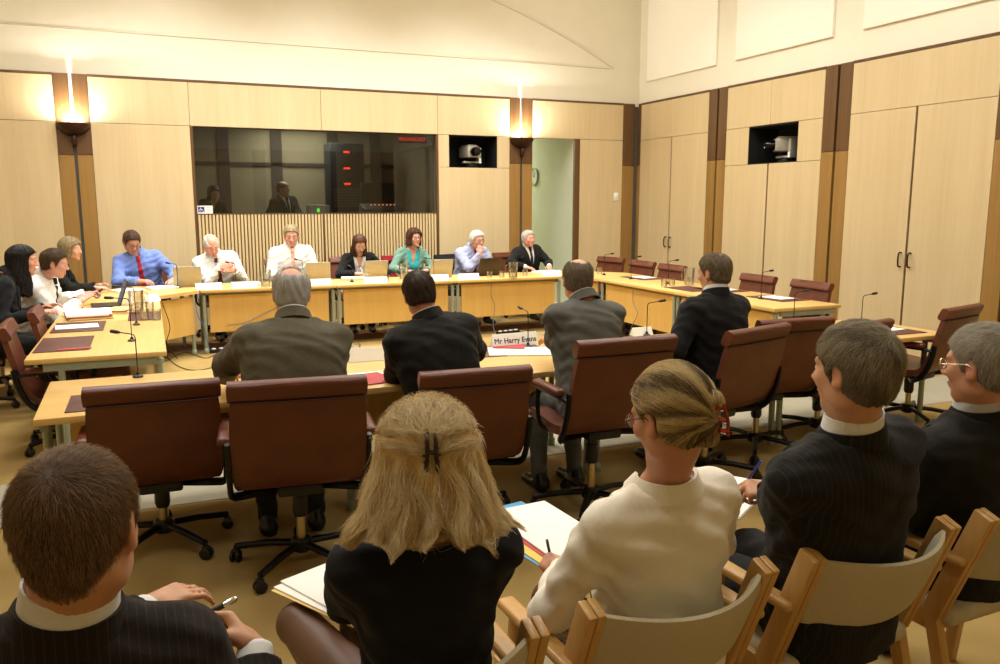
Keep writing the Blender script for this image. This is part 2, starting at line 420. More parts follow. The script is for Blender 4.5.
def rpil(a, b, gap=.034):
    m_ = (a+b)/2
    for u0, u1 in ((a, m_-gap/2), (m_+gap/2, b)):
        rpan('pilaster_board', M['jarrah'], (u0, ZD), (u1, ZT)); rpan('pilaster_board', M['honey'], (u0, 0), (u1, ZD))
    mb = MB(); mb.b2((WX+.03, m_-gap/2, 0), (WX+.048, m_+gap/2, ZT)); struct('groove_strip', mb, M['dark'], wall_right)
for a, b in ((9.453, 9.862), (7.255, 7.671), (5.04, 5.467), (2.84, 3.25), (.64, 1.05)): rpil(a, b)
rpan('pilaster_board', M['jarrah'], (11.62, ZD), (11.71, ZT)); rpan('pilaster_board', M['honey'], (11.62, 0), (11.71, ZD))
mb = MB(); mb.b2((7.40, WY-.02, 0), (WX+.02, WY+.05, ZT-.05)); struct('groove_strip', mb, M['groove'], wall_back)
# acoustic boards on the upper right wall
for k, (a, b) in enumerate(((9.781, 11.522), (7.626, 9.356), (5.45, 7.18), (3.28, 5.0))):
    mb = MB(); mb.b2((WX+G-.035, a, 3.587), (WX+G, b, 4.98), bev=.006)
    tag(mb.build('acoustic_panel', M['accoustic']), ['cream acoustic panel high on the right wall in the far corner', 'cream acoustic panel above the wall camera niche', 'cream acoustic panel at the top right edge of the photo', 'cream acoustic panel high on the right wall past the photo edge'][k], 'panel', 'acoustic panels')
# left and front walls (seen in reflections and from the side)
mb = MB(); mb.b2((WL-.2, WF-.2, 0), (WL, WY+.2, CEIL)); wl = struct('wall_left', mb, M['wallpaint'])
mb = MB()
for a, b in ((9.86, WY), (7.67, 9.45), (5.47, 7.25), (3.25, 5.04), (1.05, 2.84), (-2.4, .64)): mb.b2((WL, a, 0), (WL+.04, b, ZT))
struct('panel', mb, M['maple'], wl)
mb = MB()
for a, b in ((9.45, 9.86), (7.25, 7.67), (5.04, 5.47), (2.84, 3.25), (.64, 1.05)): mb.b2((WL, a, 0), (WL+.045, b, ZT))
struct('pilaster_board', mb, M['jarrah'], wl)
mb = MB(); mb.b2((WL-.2, WF-.2, 0), (WX+.3, WF, CEIL)); wf = struct('wall_front', mb, M['wallpaint'])
mb = MB(); mb.b2((WL, WF, 0), (WX, WF+.03, ZT)); struct('panel', mb, M['maple'], wf)
mb = MB()
for x in (-2.6, -.79, 1.1, 3.2, 5.36, 7.2): mb.b2((x-.19, WF, 0), (x+.19, WF+.04, ZT))
struct('pilaster_board', mb, M['jarrah'], wf)

# ---------------------------------------------------------------- wall things
def sconce(x, label):
    t = thing('wall_sconce', label, 'lamp', (x, WY, 2.62), 0, 'wall sconces on the back wall pilasters')
    R_ = .185; prof = [(.012, -.125), (.05, -.12), (.10, -.10), (.15, -.06), (R_, -.005), (R_+.012, .03), (R_-.004, .03), (.14, -.02), (.07, -.06)]
    mb = MB(); mb.lathe(prof, seg=18, a0=PI, a1=2*PI); mb.b2((-R_, -.012, -.03), (R_, 0, .02))
    b = mb.build('bowl', M['bronze'], t)
    mb = MB(); mb.tube(smooth_path([(0, -.03, -.09), (0, -.06, -.16), (0, -.045, -.22), (0, -.01, -.24)], 4), [.03]*9+[.02]*3+[.014], 10); mb.build('bracket', M['bronze'], t)
    mb = MB(); mb.tube([(-.09, -.10, .0), (.09, -.10, .0)], .02, 10); mb.build('lamp_tube', emit('sconce_bulb', (1, .93, .8, 1), 14), t)
    l = bpy.data.lights.new('sconce_light', 'AREA'); l.shape = 'RECTANGLE'; l.size = .22; l.size_y = .08; l.energy = 32; l.color = (1, .96, .90); l.spread = PI
    o = bpy.data.objects.new('sconce_light', l); COL.objects.link(o); o.location = (x, WY-.14, 2.66); o.rotation_euler = (PI, 0, 0)
    return t
sconce((P1[0]+P1[1])/2, 'dark bronze bowl wall sconce on the pilaster at the far left')
sconce((P2[0]+P2[1])/2, 'dark bronze bowl wall sconce on the pilaster beside the doorway')
def niche(box, face):
    mb = MB()
    return mb
# camera niches: dark boxes let into the walls, each with a robotic camera standing inside
mb = MB(); x0, x1, z0, z1, d = 4.184, 4.957, 2.199, 2.672, .5
def openbox(mb, lo, hi, open_axis, t=.012):
    (a, b, c), (e, f, g) = lo, hi
    if open_axis != 'y-': mb.b2((a, b, c), (e, b+t, g))
    mb.b2((a, f-t, c), (e, f, g)) if open_axis != 'y+' else None
    if open_axis != 'x-': mb.b2((a, b, c), (a+t, f, g))
    mb.b2((e-t, b, c), (e, f, g)); mb.b2((a, b, c), (e, f, c+t)); mb.b2((a, b, g-t), (e, f, g))
openbox(mb, (x0-.005, WY+.004, z0-.005), (x1+.005, WY+.5, z1+.005), 'y-'); struct('trim_3', mb, M['dark'])
mb = MB(); openbox(mb, (WX+.004, 8.068, 2.178), (WX+.5, 8.985, 2.668), 'x-'); struct('trim_4', mb, M['dark'])
M['camgrey'] = plain('camera_grey', srgb(168, 162, 144), .45, .1); M['lens'] = plain('lens_black', srgb(8, 8, 10), .08)
def robocam(label, loc, rz, aim):
    t = thing('robotic_camera', label, 'camera', loc, rz, 'robotic cameras in wall niches')
    mb = MB(); mb.lathe([(0, 0), (.09, 0), (.09, .025), (.06, .03), (.06, .06), (0, .06)]); mb.build('base', M['blackplastic'], t)
    mb = MB(); mb.box((.12, 0, .17), (.05, .12, .24), bev=.012); mb.box((0, 0, .065), (.28, .1, .03), bev=.01); mb.build('yoke', M['camgrey'], t)
    mb = MB(); mb.box((.122, -.062, .09), (.04, .006, .07)); mb.build('label_plate', M['white'], t)
    mb = MB(); mb.box((-.03, .02, .22), (.2, .30, .17), rz=aim, bev=.02); mb.box((-.03, .02, .315), (.16, .24, .02), rz=aim, bev=.008); b = mb.build('camera_body', M['camgrey'], t)
    mb = MB(); Mx = Matrix.Translation((-.03+math.sin(aim)*.12, .02-math.cos(aim)*.12, .22)) @ Euler((PI/2, 0, aim)).to_matrix().to_4x4()
    mb.lathe([(0, .14), (.055, .14), (.06, .15), (.066, .13), (.066, 0), (0, 0)], M=Mx); mb.build('lens', M['lens'], b)
    return t
robocam('grey robotic camera in the niche on the back wall', (4.62, WY+.22, 2.22), 0, .15)
robocam('grey robotic camera in the niche on the right wall', (WX+.26, 8.55, 2.2), -PI/2, -.5)
# wall switch, clock, sticker, broadcast sign
t = thing('wall_switch', 'white switch plate on the back wall right of the doorway', 'switch', (7.07, WY, 1.77))
mb = MB(); mb.box((0, -.006, 0), (.085, .012, .13), bev=.004); mb.build('plate', M['white'], t)
mb = MB(); mb.box((0, -.015, .02), (.025, .012, .05), bev=.003); mb.build('rocker', M['card'], t)
t = thing('wall_clock', 'round white clock on the lobby wall seen through the doorway', 'clock', (LX, 13.2, 2.125))
Mx = Euler((0, -PI/2, 0)).to_matrix().to_4x4()
mb = MB(); mb.lathe([(.135, 0), (.155, 0), (.155, .03), (.14, .035), (.135, .02)], M=Mx, seg=32); mb.build('rim', plain('clock_rim', srgb(150, 152, 136), .4), t)
mb = MB(); mb.lathe([(0, .012), (.137, .012)], M=Mx, seg=32); mb.build('dial', plain('clock_face', srgb(206, 212, 188), .6), t)
mb = MB(); mb.box((-.02, .0, .04), (.004, .01, .09), rx=.3); mb.box((-.02, .02, 0), (.004, .06, .01), rx=.5); mb.build('clock_hand', M['ink'], t)
def text(name, s, size, mat, parent, loc, rot, extr=.001, align='CENTER'):
    c = bpy.data.curves.new(name, 'FONT'); c.body = s; c.size = size; c.extrude = extr; c.bevel_depth = size*.016; c.bevel_resolution = 0;  c.align_x = align; c.align_y = 'CENTER'
    o = bpy.data.objects.new(name, c); COL.objects.link(o)
    dg = bpy.context.evaluated_depsgraph_get(); me = bpy.data.meshes.new_from_object(o.evaluated_get(dg))
    bpy.data.objects.remove(o); bpy.data.curves.remove(c)
    me.materials.clear(); me.materials.append(mat)
    o = bpy.data.objects.new(name, me); COL.objects.link(o); o.parent = parent; o.location = loc; o.rotation_euler = rot
    return o
t = thing('sticker', 'white notice with a blue symbol at the lower corner of the booth glass', 'sign', (.71, WY+.055, WBZ+.056))
mb = MB(); mb.b2((-.1, 0, -.05), (.1, .002, .055)); mb.build('card', M['card'], t)
mb = MB(); mb.b2((-.085, -.002, -.03), (-.005, 0, .04)); blue = mb.build('symbol', plain('notice_blue', srgb(40, 44, 130), .6), t)
mb = MB(); mb.tube(arc((-.06, -.003, -.005), .014, 0, 2*PI, 14), .003, 5); mb.tube([(-.055, -.003, .03), (-.05, -.003, .005), (-.03, -.003, .0), (-.02, -.003, -.025)], .004, 5); mb.build('figure_mark', M['white'], blue)
mb = MB()
for k in range(4): mb.b2((.015, -.001, .028-k*.02), (.08-.01*(k % 2), 0, .032-k*.02))
mb.build('fine_print', M['greycable'], t)
t = thing('broadcast_sign', 'glowing red BROADCAST sign behind the booth glass', 'sign', tuple(atY(412, 139.5, 12.3)))
mb = MB(); mb.box((0, 0, 0), (.46, .05, .11), bev=.006); mb.box((0, 0, .17), (.03, .03, .24)); mb.build('housing', plain('sign_housing', srgb(120, 116, 100), .6), t)
text('lettering', 'BROADCAST', .072, emit('sign_red', (1, .05, .02, 1), 1.6), t, (0, -.028, 0), (PI/2, 0, 0))
# booth equipment
M['rack'] = plain('rack_black', srgb(24, 24, 24), .5)
red = emit('led_red', (1, .04, .01, 1), 3); green = emit('led_green', (.15, 1, .1, 1), 2); orange = emit('led_orange', (1, .22, .05, 1), 2.2)
t = thing('equipment_rack', 'tall black equipment rack with red lights inside the booth', 'rack', (3.05, 13.75, 0))
mb = MB(); mb.box((0, 0, 1.68), (.56, .5, 1.9), bev=.01); mb.build('cabinet', M['rack'], t)
mb = MB()
for z in (2.49, 2.23, 1.98): mb.box((-.01, -.255, z), (.10, .008, .03))
mb.build('red_lamp', red, t)
mb = MB()
for k in range(7): mb.box((0, -.26, 1.62+k*.045), (.46, .02, .03))
mb.build('rack_unit', M['groove'], t)
t = thing('booth_desk', 'long control desk inside the booth behind the glass', 'desk', (2.2, 12.35, 0))
mb = MB(); mb.box((0, 0, 1.42), (3.0, .62, .05), bev=.008); mb.build('top', M['boothdark'], t)
mb = MB()
for x in (-1.4, 1.4): mb.box((x, 0, 1.06), (.05, .55, .67))
mb.build('end_panel', M['boothdark'], t)
t = thing('control_console', 'control panel with a row of orange lights in the booth', 'console', (3.3, 12.4, 1.445))
mb = MB(); mb.box((0, 0, .09), (.6, .34, .18), rx=.25, bev=.01); mb.build('panel', M['groove'], t)
mb = MB()
for k in range(7): mb.box((-.2+k*.06, -.2, .2), (.02, .01, .02))
mb.build('orange_lamp', orange, t)
t = thing('computer_monitor', 'dark flat monitor on the booth desk', 'monitor', (3.35, 12.75, 1.445), .1)
mb = MB(); mb.box((0, 0, .36), (.56, .05, .36), bev=.01); mb.build('screen', M['rack'], t); mb = MB(); mb.box((0, .02, .1), (.06, .04, .2)); mb.lathe([(0, 0), (.11, 0), (.11, .012), (0, .015)]); mb.build('stand', M['rack'], t)
t = thing('mixing_unit', 'small grey unit with a green light on the booth desk', 'unit', (2.32, 12.3, 1.445))
mb = MB(); mb.box((0, 0, .1), (.3, .26, .2), bev=.01); mb.build('case', M['camgrey'], t)
mb = MB(); mb.box((-.02, -.135, .12), (.035, .01, .05)); mb.build('green_lamp', green, t)
# ================================================================ TABLES
def leg_mb(mb, x, y, z1=.66):
    mb.tube([(x, y, .012), (x, y, z1)], .021, 10)
    mb.lathe([(0, 0), (.026, 0), (.03, .012), (.03, .05), (.022, .06), (0, .06)], c=(x, y, 0), seg=12)
def table(name, label, x0, x1, y0, y1, front, rot=None, group='committee tables', ext=None):
    """front: side that carries the modesty panel ('-y','+y','+x','-x')"""
    cx, cy = (x0+x1)/2, (y0+y1)/2; hx, hy = (x1-x0)/2, (y1-y0)/2
    t = thing(name, label, 'table', (cx, cy, 0), 0, group)
    wmat = M['tablewood'] if front in ('-y', '+y') else M['tablewood_y']
    mb = MB(); mb.box((0, 0, TT-.017), (2*hx-.004, 2*hy-.004, .034), bev=.007); mb.build('tabletop', wmat, t)
    i = .06
    lx = hx-i; ly = hy-i
    if front in ('-y', '+y'):
        s = -1 if front == '-y' else 1
        legs = [(-hx+.035, s*(hy-.05)), (hx-.035, s*(hy-.05)), (-hx+.035, -s*(hy-.2)), (hx-.035, -s*(hy-.2))]
        mb = MB(); mb.b2((-hx+.09, s*(hy-.075)-.01, .235), (hx-.09, s*(hy-.075)+.01, .655)); mb.build('modesty_panel', M['panelwood'], t)
        mb = MB()
        for sx in (-1, 1): mb.b2((sx*(hx-.035)-.018, -hy+.1, .635), (sx*(hx-.035)+.018, hy-.06, .684))
        mb.b2((-hx+.05, s*(hy-.1)-.015, .655), (hx-.05, s*(hy-.1)+.015, .684)); mb.build('frame_rail', M['paleframe'], t)
    else:
        s = -1 if front == '-x' else 1
        legs = [(s*(hx-.05), -hy+.035), (s*(hx-.05), hy-.035), (-s*(hx-.2), -hy+.035), (-s*(hx-.2), hy-.035)]
        mb = MB(); mb.b2((s*(hx-.075)-.01, -hy+.09, .235), (s*(hx-.075)+.01, hy-.09, .655)); mb.build('modesty_panel', M['panelwood'], t)
        mb = MB()
        for sy in (-1, 1): mb.b2((-hx+.1, sy*(hy-.035)-.018, .635), (hx-.06, sy*(hy-.035)+.018, .684))
        mb.b2((s*(hx-.1)-.015, -hy+.05, .655), (s*(hx-.1)+.015, hy-.05, .684)); mb.build('frame_rail', M['paleframe'], t)
    for x, y in legs:
        mb = MB(); leg_mb(mb, x, y); mb.build('leg', M['paleframe'], t)
    return t
YB0, YB1 = 9.55, 10.33
XL0, XL1 = -.76, .06
XR0, XR1 = 5.22, 6.03
table('table', 'beech table on the back row under the two white-shirted men', .48, 1.99, YB0, YB1, '-y')
table('table', 'beech table on the back row under the woman in the teal top', 1.99, 3.485, YB0, YB1, '-y')
table('table', 'beech table on the back row under the man in the black suit', 3.485, 4.98, YB0, YB1, '-y')
table('table', 'near table of the left row with an empty maroon desk pad', XL0, XL1, 5.69, 7.40, '+x')
table('table', 'far table of the left row stacked with papers beside the man in white', XL0, XL1, 7.40, 9.12, '+x')
table('table', 'near table of the right row in front of the empty chairs', XR0, XR1, 5.83, 7.42, '-x')
table('table', 'far table of the right row with the glass jug', XR0, XR1, 7.42, 9.05, '-x')
FY0, FY1 = 4.12, 5.02
fx = (-.54, .97, 2.47, 3.95, 5.43)
fl = ['witness table under the man in the olive grey suit, bare at its left end', 'witness table holding the name card of Mr Harry Evans', 'witness table in front of the man turned left in the dark suit', 'witness table at the empty end of the near row on the right']
for k in range(4):
    t = table('table', fl[k], fx[k], fx[k+1], FY0, FY1-.03, '+y'); t.location.y += .027*(k-1.2); t.rotation_euler = (0, 0, .016)
def corner_table(label, poly, front, group='committee tables'):
    """angled filler table: poly of xy corners; front = indices of the edge carrying the modesty panel"""
    c = np.mean(poly, axis=0); t = thing('corner_table', label, 'table', (c[0], c[1], 0), 0, group)
    q = [(x-c[0], y-c[1]) for x, y in poly]
    mb = MB(); mb.prism(q, .034, Matrix.Translation((0, 0, TT-.034))); mb.build('tabletop', M['tablewood'], t)
    a, b = np.array(q[front[0]]), np.array(q[front[1]]); d = b-a; L = np.linalg.norm(d); d = d/L; n = np.array([-d[1], d[0]]);
    if n @ a > 0: n = -n
    m_ = (a+b)/2+n*.06; mb = MB(); mb.box((m_[0], m_[1], .445), (L-.08, .02, .42), rz=math.atan2(d[1], d[0])); mb.build('modesty_panel', M['panelwood'], t)
    for p in (a+d*.05+n*.07, b-d*.05+n*.07, np.array(q[(front[1]+1) % len(q)])*.72):
        mb = MB(); leg_mb(mb, p[0], p[1], .69); mb.build('leg', M['paleframe'], t)
    return t
corner_table('corner table joining the back row to the left row by the red-tied man', [(XL1-.01, 9.13), (.47, YB0+.01), (.47, YB1), (-.2, YB1), (XL0, 9.75), (XL0, 9.13)], (0, 1))
corner_table('corner table joining the back row to the right row', [(4.99, YB0+.01), (XR0+.01, 9.06), (XR1, 9.06), (XR1, 9.7), (5.45, YB1), (4.99, YB1)], (0, 1))

# ================================================================ OFFICE CHAIR
def sling(prof, w, nx, thick, sag=.012):
    P = []
    n = len(prof)
    for i, (y, z, wf) in enumerate(prof):
        row = []
        for j in range(nx+1):
            u = -1+2*j/nx
            row.append((u*w*wf/2, y-sag*(1-u*u)*(1 if i < n*.7 else .5), z))
        P.append(row)
    return P
def smooth_prof(p, n=5): return [tuple(q) for q in smooth_path(p, n)]
def office_chair(label, name='office_chair', mat='leather', plainback=False):
    t = thing(name, label, 'chair', (0, 0, 0), 0)
    L = M[mat]
    back = smooth_prof([(-.335, .845, .96), (-.315, .76, .985), (-.285, .64, 1.0), (-.25, .53, 1.0), (-.205, .462, .985), (-.15, .425, .95)], 5)
    mb = MB(); mb.grid(sling(back, .565, 12, .04), thick=.036)
    o = mb.build('backrest', L, t)
    mb = MB(); roll = [(-.318, .845, .965), (-.322, .86, .975), (-.334, .885, .98), (-.346, .912, .98), (-.352, .93, .975)]
    mb.grid(sling(smooth_prof(roll, 3), .575, 12, .05), thick=lambda u, v: .058*math.sqrt(max(.05, 1-(2*u-1)**4*.75)))
    mb.build('top_roll', L, t)
    mb = MB(); mb.tube([(-.27+.54*k/14, -.352-.012*(1-((k-7)/7)**2), .842) for k in range(15)], .004, 6); mb.build('seam', plain('seam_dark', srgb(60, 28, 18), .6) if 'seam_dark' not in bpy.data.materials else bpy.data.materials['seam_dark'], o)
    seat = smooth_prof([(-.16, .432, .95), (-.08, .425, .97), (.05, .432, .97), (.17, .445, .96), (.235, .44, .93), (.262, .405, .9)], 4)
    mb = MB(); mb.grid(sling(seat, .565, 10, .05, .0), thick=.05); mb.build('seat', L, t)
    for s in (-1, 1):
        x = s*.293
        mb = MB()
        pts = smooth_path([(x, -.30, .66), (x, -.285, .56), (x, -.245, .455), (x*.98, -.19, .395), (x*.80, -.12, .372), (s*.06, -.03, .365)], 5)
        mb.tube(pts, .013, 8, ry=.02)
        mb.tube(smooth_path([(x*1.04, .04, .62), (x*1.05, .045, .52), (x*1.0, .03, .42), (x*.7, 0, .375)], 5), .012, 8, ry=.016)
        mb.tube([(x, -.292, .612), (x*1.05, -.24, .625), (x*1.05, .03, .625)], .011, 8)
        mb.build('side_frame', M['blackmetal'], t)
        mb = MB(); mb.box((x*1.06, -.09, .65), (.058, .30, .042), bev=.018, seg=3); mb.build('armrest', L, t)
    mb = MB(); mb.box((0, -.02, .375), (.2, .26, .05), bev=.015); mb.tube([(.09, .0, .37), (.2, .01, .365)], .007, 6); mb.build('mechanism', M['blackplastic'], t)
    mb = MB(); mb.tube([(0, 0, .22), (0, 0, .37)], .03, 14); mb.lathe([(.03, .22), (.036, .24), (.036, .32), (.03, .33)], seg=14); mb.build('column_sleeve', M['blackplastic'], t)
    mb = MB(); mb.tube([(0, 0, .09), (0, 0, .24)], .022, 14); mb.build('gas_column', M['brass'], t)
    mb = MB(); mb.lathe([(0, .13), (.04, .13), (.052, .115), (.052, .075), (.03, .06), (0, .06)], seg=20)
    for k in range(5):
        a = 2*PI*k/5+.3; c, s = math.cos(a), math.sin(a)
        mb.tube([(c*.03, s*.03, .105), (c*.17, s*.17, .098), (c*.315, s*.315, .078)], [.024, .02, .015], 10, ry=.016)
    mb.build('star_base', M['blackmetal'], t)
    for k in range(5):
        a = 2*PI*k/5+.3; c, s = math.cos(a), math.sin(a); b = a+1.1+k
        mb = MB(); p = Vector((c*.318, s*.318, .029)); ax = Vector((math.cos(b), math.sin(b), 0))
        for q in (-1, 1):
            Mx = Matrix.Translation(p+ax*.014*q) @ ax.to_track_quat('Z', 'Y').to_matrix().to_4x4()
            mb.lathe([(0, -.009), (.022, -.01), (.028, -.006), (.028, .006), (.022, .01), (0, .009)], M=Mx, seg=16)
        mb.tube([p, p+Vector((0, 0, .055))], .008, 8); mb.box(p+Vector((0, 0, .026)), (.034, .034, .02), rz=b, bev=.006)
        mb.build('caster', M['blackplastic'], t)
    return t
UPPER = ('backrest', 'top_roll', 'seat', 'side_frame', 'armrest', 'mechanism')
chair0 = None
def put_chair(x, y, rz, label, group, dz=0, src=None):
    """rz 0 faces +Y; dz raises the seat on its gas column"""
    global chair0
    if chair0 is None: chair0 = office_chair(label); t = chair0; t.location = (x, y, 0); t.rotation_euler = (0, 0, rz); t['group'] = group; t['label'] = label
    else: t = dup(src or chair0, (x, y, 0), rz, label, group)
    for c in t.children:
        n = c.name.split('.')[0]
        if n in UPPER: c.location.z = dz
        if n in ('column_sleeve', 'gas_column'): c.location.z = dz*.6 if n == 'column_sleeve' else dz*.3
    return t
GF = 'leather chairs along the witness tables'
put_chair(-.02, 4.20, -.02, 'empty russet leather chair at the left end of the witness row', GF, -.04)
put_chair(.57, 3.71, -.12, 'russet leather chair with the olive-suited man leaning forward from it', GF, .03)
put_chair(1.43, 3.93, -.07, 'russet leather chair under the dark-suited man left of the name card', GF, -.04)
put_chair(2.16, 3.78, -.02, 'tall-set russet leather chair under the grey-suited balding man', GF, .085)
put_chair(3.07, 3.98, .26, 'russet leather chair turned under the dark-suited man looking left', GF, .05)
put_chair(3.72, 4.28, -.06, 'empty russet leather chair half hidden behind the turned one', GF, .03)
put_chair(4.38, 4.40, .22, 'empty russet leather chair at the witness row seen only by its top roll', GF, -.05)
put_chair(5.36, 4.46, .25, 'empty russet leather chair swivelled at the right end of the witness row', GF, 0)
GR = 'empty leather chairs along the right wall'
for x, y, rz, dz, lb in ((5.93, 10.42, PI/2+.20, -.05, 'empty leather chair in the far right corner behind the far table'), (5.92, 9.62, PI/2+.03, -.05, 'empty leather chair overlapping the corner chair, second from the corner'),
                         (5.90, 8.90, PI/2, -.05, 'empty leather chair behind the glass jug on the right row'), (5.90, 7.26, PI/2-.02, -.05, 'empty leather chair under the tall double doors of the camera bay'), (5.90, 6.46, PI/2-.04, -.05, 'empty leather chair at the near end of the right row')):
    put_chair(x, y, rz, lb, GR, dz)
GL = 'leather chairs along the left row of tables'
for x, y, rz, dz, lb in ((-.57, 6.26, -PI/2+.05, -.045, 'empty leather chair at the near end of the left row'), (-.49, 7.04, -PI/2+.03, -.045, 'empty leather chair beside the woman with long dark hair'),
                         (-1.42, 7.62, -PI/2, 0, 'leather chair under the woman with long dark hair'), (-1.3, 8.42, -PI/2, 0, 'leather chair under the man in the white shirt typing'), (-1.2, 9.75, -PI/2-.3, 0, 'leather chair under the grey-haired woman')):
    put_chair(x, y, rz, lb, GL, dz)
GB = 'chairs behind the back row of tables'
back_x = {'B1': (-.12, 10.95, PI-.08), 'B2': (.80, 10.95, PI), 'B3': (1.68, 10.98, PI), 'B4': (2.55, 10.95, PI), 'B7': (5.05, 11.05, PI+.1)}
for k, lb in (('B1', 'leather chair under the man in the blue shirt and red tie'), ('B2', 'leather chair under the bald man fingering his tie'), ('B3', 'leather chair under the white-shirted man with a pink tie'), ('B4', 'leather chair under the woman writing in a black jacket'), ('B7', 'leather chair under the man in the black suit and tie')):
    x, y, rz = back_x[k]; put_chair(x, y, rz, lb, GB, 0)
red_chair = office_chair('crimson fabric chair under the woman in teal', mat='redfabric'); red_chair.location = (3.24, 10.95, 0); red_chair.rotation_euler = (0, 0, PI-.15); red_chair['group'] = GB
blk_chair = office_chair('black fabric chair under the white-haired man with hand on chin', mat='blackfabric'); blk_chair.location = (4.12, 10.98, 0); blk_chair.rotation_euler = (0, 0, PI+.2); blk_chair['group'] = GB

# ================================================================ TIMBER AUDIENCE CHAIR
def timber_chair(label):
    t = thing('timber_chair', label, 'chair', (0, 0, 0), 0, 'timber-framed audience chairs')
    W = M['chairwood']
    for s in (-1, 1):
        top, mid = Vector((s*.250, -.225, .80)), Vector((s*.250, -.085, .43))
        d = (top-mid); ang = math.atan2(-d.y, d.z)
        mb = MB()
        for q in (0, 1):
            c = (top+mid)/2; mb.box((s*(.240+.024*q), c.y, c.z), (.0225, .058, d.length), rx=ang, bev=.005)
        mb.build('back_post', W, t)
        mb = MB(); a, b = Vector((s*.252, -.075, .46)), Vector((s*.252, -.20, 0)); d2 = a-b
        mb.box((a+b)/2, (.034, .044, d2.length), rx=math.atan2(-d2.y, d2.z), bev=.005); mb.build('leg', W, t)
        mb = MB(); a, b = Vector((s*.252, .13, .63)), Vector((s*.252, .20, 0)); d2 = a-b
        mb.box((a+b)/2, (.034, .044, d2.length), rx=math.atan2(-d2.y, d2.z), bev=.005); mb.build('leg', W, t)
        mb = MB(); mb.box((s*.272, -.01, .640), (.052, .36, .026), bev=.011, seg=3); mb.build('armrest', W, t)
        mb = MB(); mb.box((s*.252, .08, .405), (.024, .36, .06), bev=.005); mb.build('side_rail', W, t)
    P = []
    for i in range(9):
        h = i/8; z = .575+.205*h; y = -.135-.085*h; row = []
        for j in range(21):
            u = -1+2*j/20
            row.append((u*.228, y-.085*(1-u*u)-.01, z-.012*(1-u*u)))
        P.append(row)
    mb = MB(); mb.grid(P, thick=lambda u, v: .03*math.sqrt(max(.12, 1-(2*u-1)**6))); mb.build('backrest', M['fabric_seat'], t)
    mb = MB(); mb.box((0, .075, .435), (.49, .43, .06), rx=.05, bev=.025, seg=3); mb.build('seat', M['fabric_seat'], t)
    mb = MB(); mb.box((0, -.08, .40), (.5, .03, .05)); mb.box((0, .25, .40), (.5, .03, .05)); mb.build('cross_rail', W, t)
    return t
tc0 = timber_chair('timber audience chair under the woman in the cream jacket')
TC = {'A1': (-.22, 1.55, .03), 'A2': (.44, 1.66, .02), 'A3': (1.085, 1.70, .05), 'A4': (1.745, 1.72, .03), 'A5': (2.40, 1.73, .03)}
tc0.location = (*TC['A3'][:2], 0); tc0.rotation_euler = (0, 0, TC['A3'][2])
for k, lb in (('A1', 'timber audience chair under the crew-cut man holding a pen'), ('A2', 'timber audience chair under the blonde woman in black'), ('A4', 'timber audience chair under the pinstriped man with a notepad'), ('A5', 'timber audience chair under the bespectacled grey-haired man at the right edge')):
    dup(tc0, (*TC[k][:2], 0), TC[k][2], lb)
# ================================================================ DISTANCE-FIELD SURFACES
f32 = np.float32
def A3(p): return np.asarray(p, dtype=f32)
def ln(v): return np.sqrt((v*v).sum(-1))
def sminp(a, b, k):
    h = np.clip(.5+.5*(b-a)/k, 0, 1); return b*(1-h)+a*h-k*h*(1-h)
def smaxp(a, b, k): return -sminp(-a, -b, k)
def s_cone(P, a, b, r1, r2):
    a, b = A3(a), A3(b); ba = b-a; L2 = float(ba @ ba)+1e-12
    t = np.clip(((P-a) @ ba)/L2, 0, 1)
    return ln(P-a-t[:, None]*ba)-(r1+(r2-r1)*t)
def s_ell(P, c, r, Rm=None):
    q = P-A3(c)
    if Rm is not None: q = q @ A3(Rm)
    r = A3(r); k0 = ln(q/r); k1 = ln(q/(r*r))
    return np.where(k1 > 1e-9, k0*(k0-1)/np.maximum(k1, 1e-9), -float(r.min()))
def s_box(P, c, h, rad, Rm=None):
    q = P-A3(c)
    if Rm is not None: q = q @ A3(Rm)
    q = np.abs(q)-(A3(h)-rad)
    return ln(np.maximum(q, 0))+np.minimum(q.max(-1), 0)-rad
class SD:
    """smooth union of groups; a group is skipped away from its bounding ball"""
    def __init__(s): s.g = []
    def add(s, fn, c, r, k=.02, op='u'): s.g.append((fn, A3(c), float(r), k, op)); return s
    def __call__(s, P):
        d = np.full(len(P), 9.0, f32)
        for fn, c, r, k, op in s.g:
            dist = ln(P-c)-r
            m = dist < .06
            if op == 'u':
                d[~m] = np.minimum(d[~m], np.maximum(dist[~m], .05))
                if m.any(): d[m] = sminp(d[m], fn(P[m]).astype(f32), k)
            elif op == 'cut':
                if m.any(): d[m] = smaxp(d[m], -fn(P[m]).astype(f32), k)
            else:
                if m.any(): d[m] = d[m]+fn(P[m]).astype(f32)
        return d
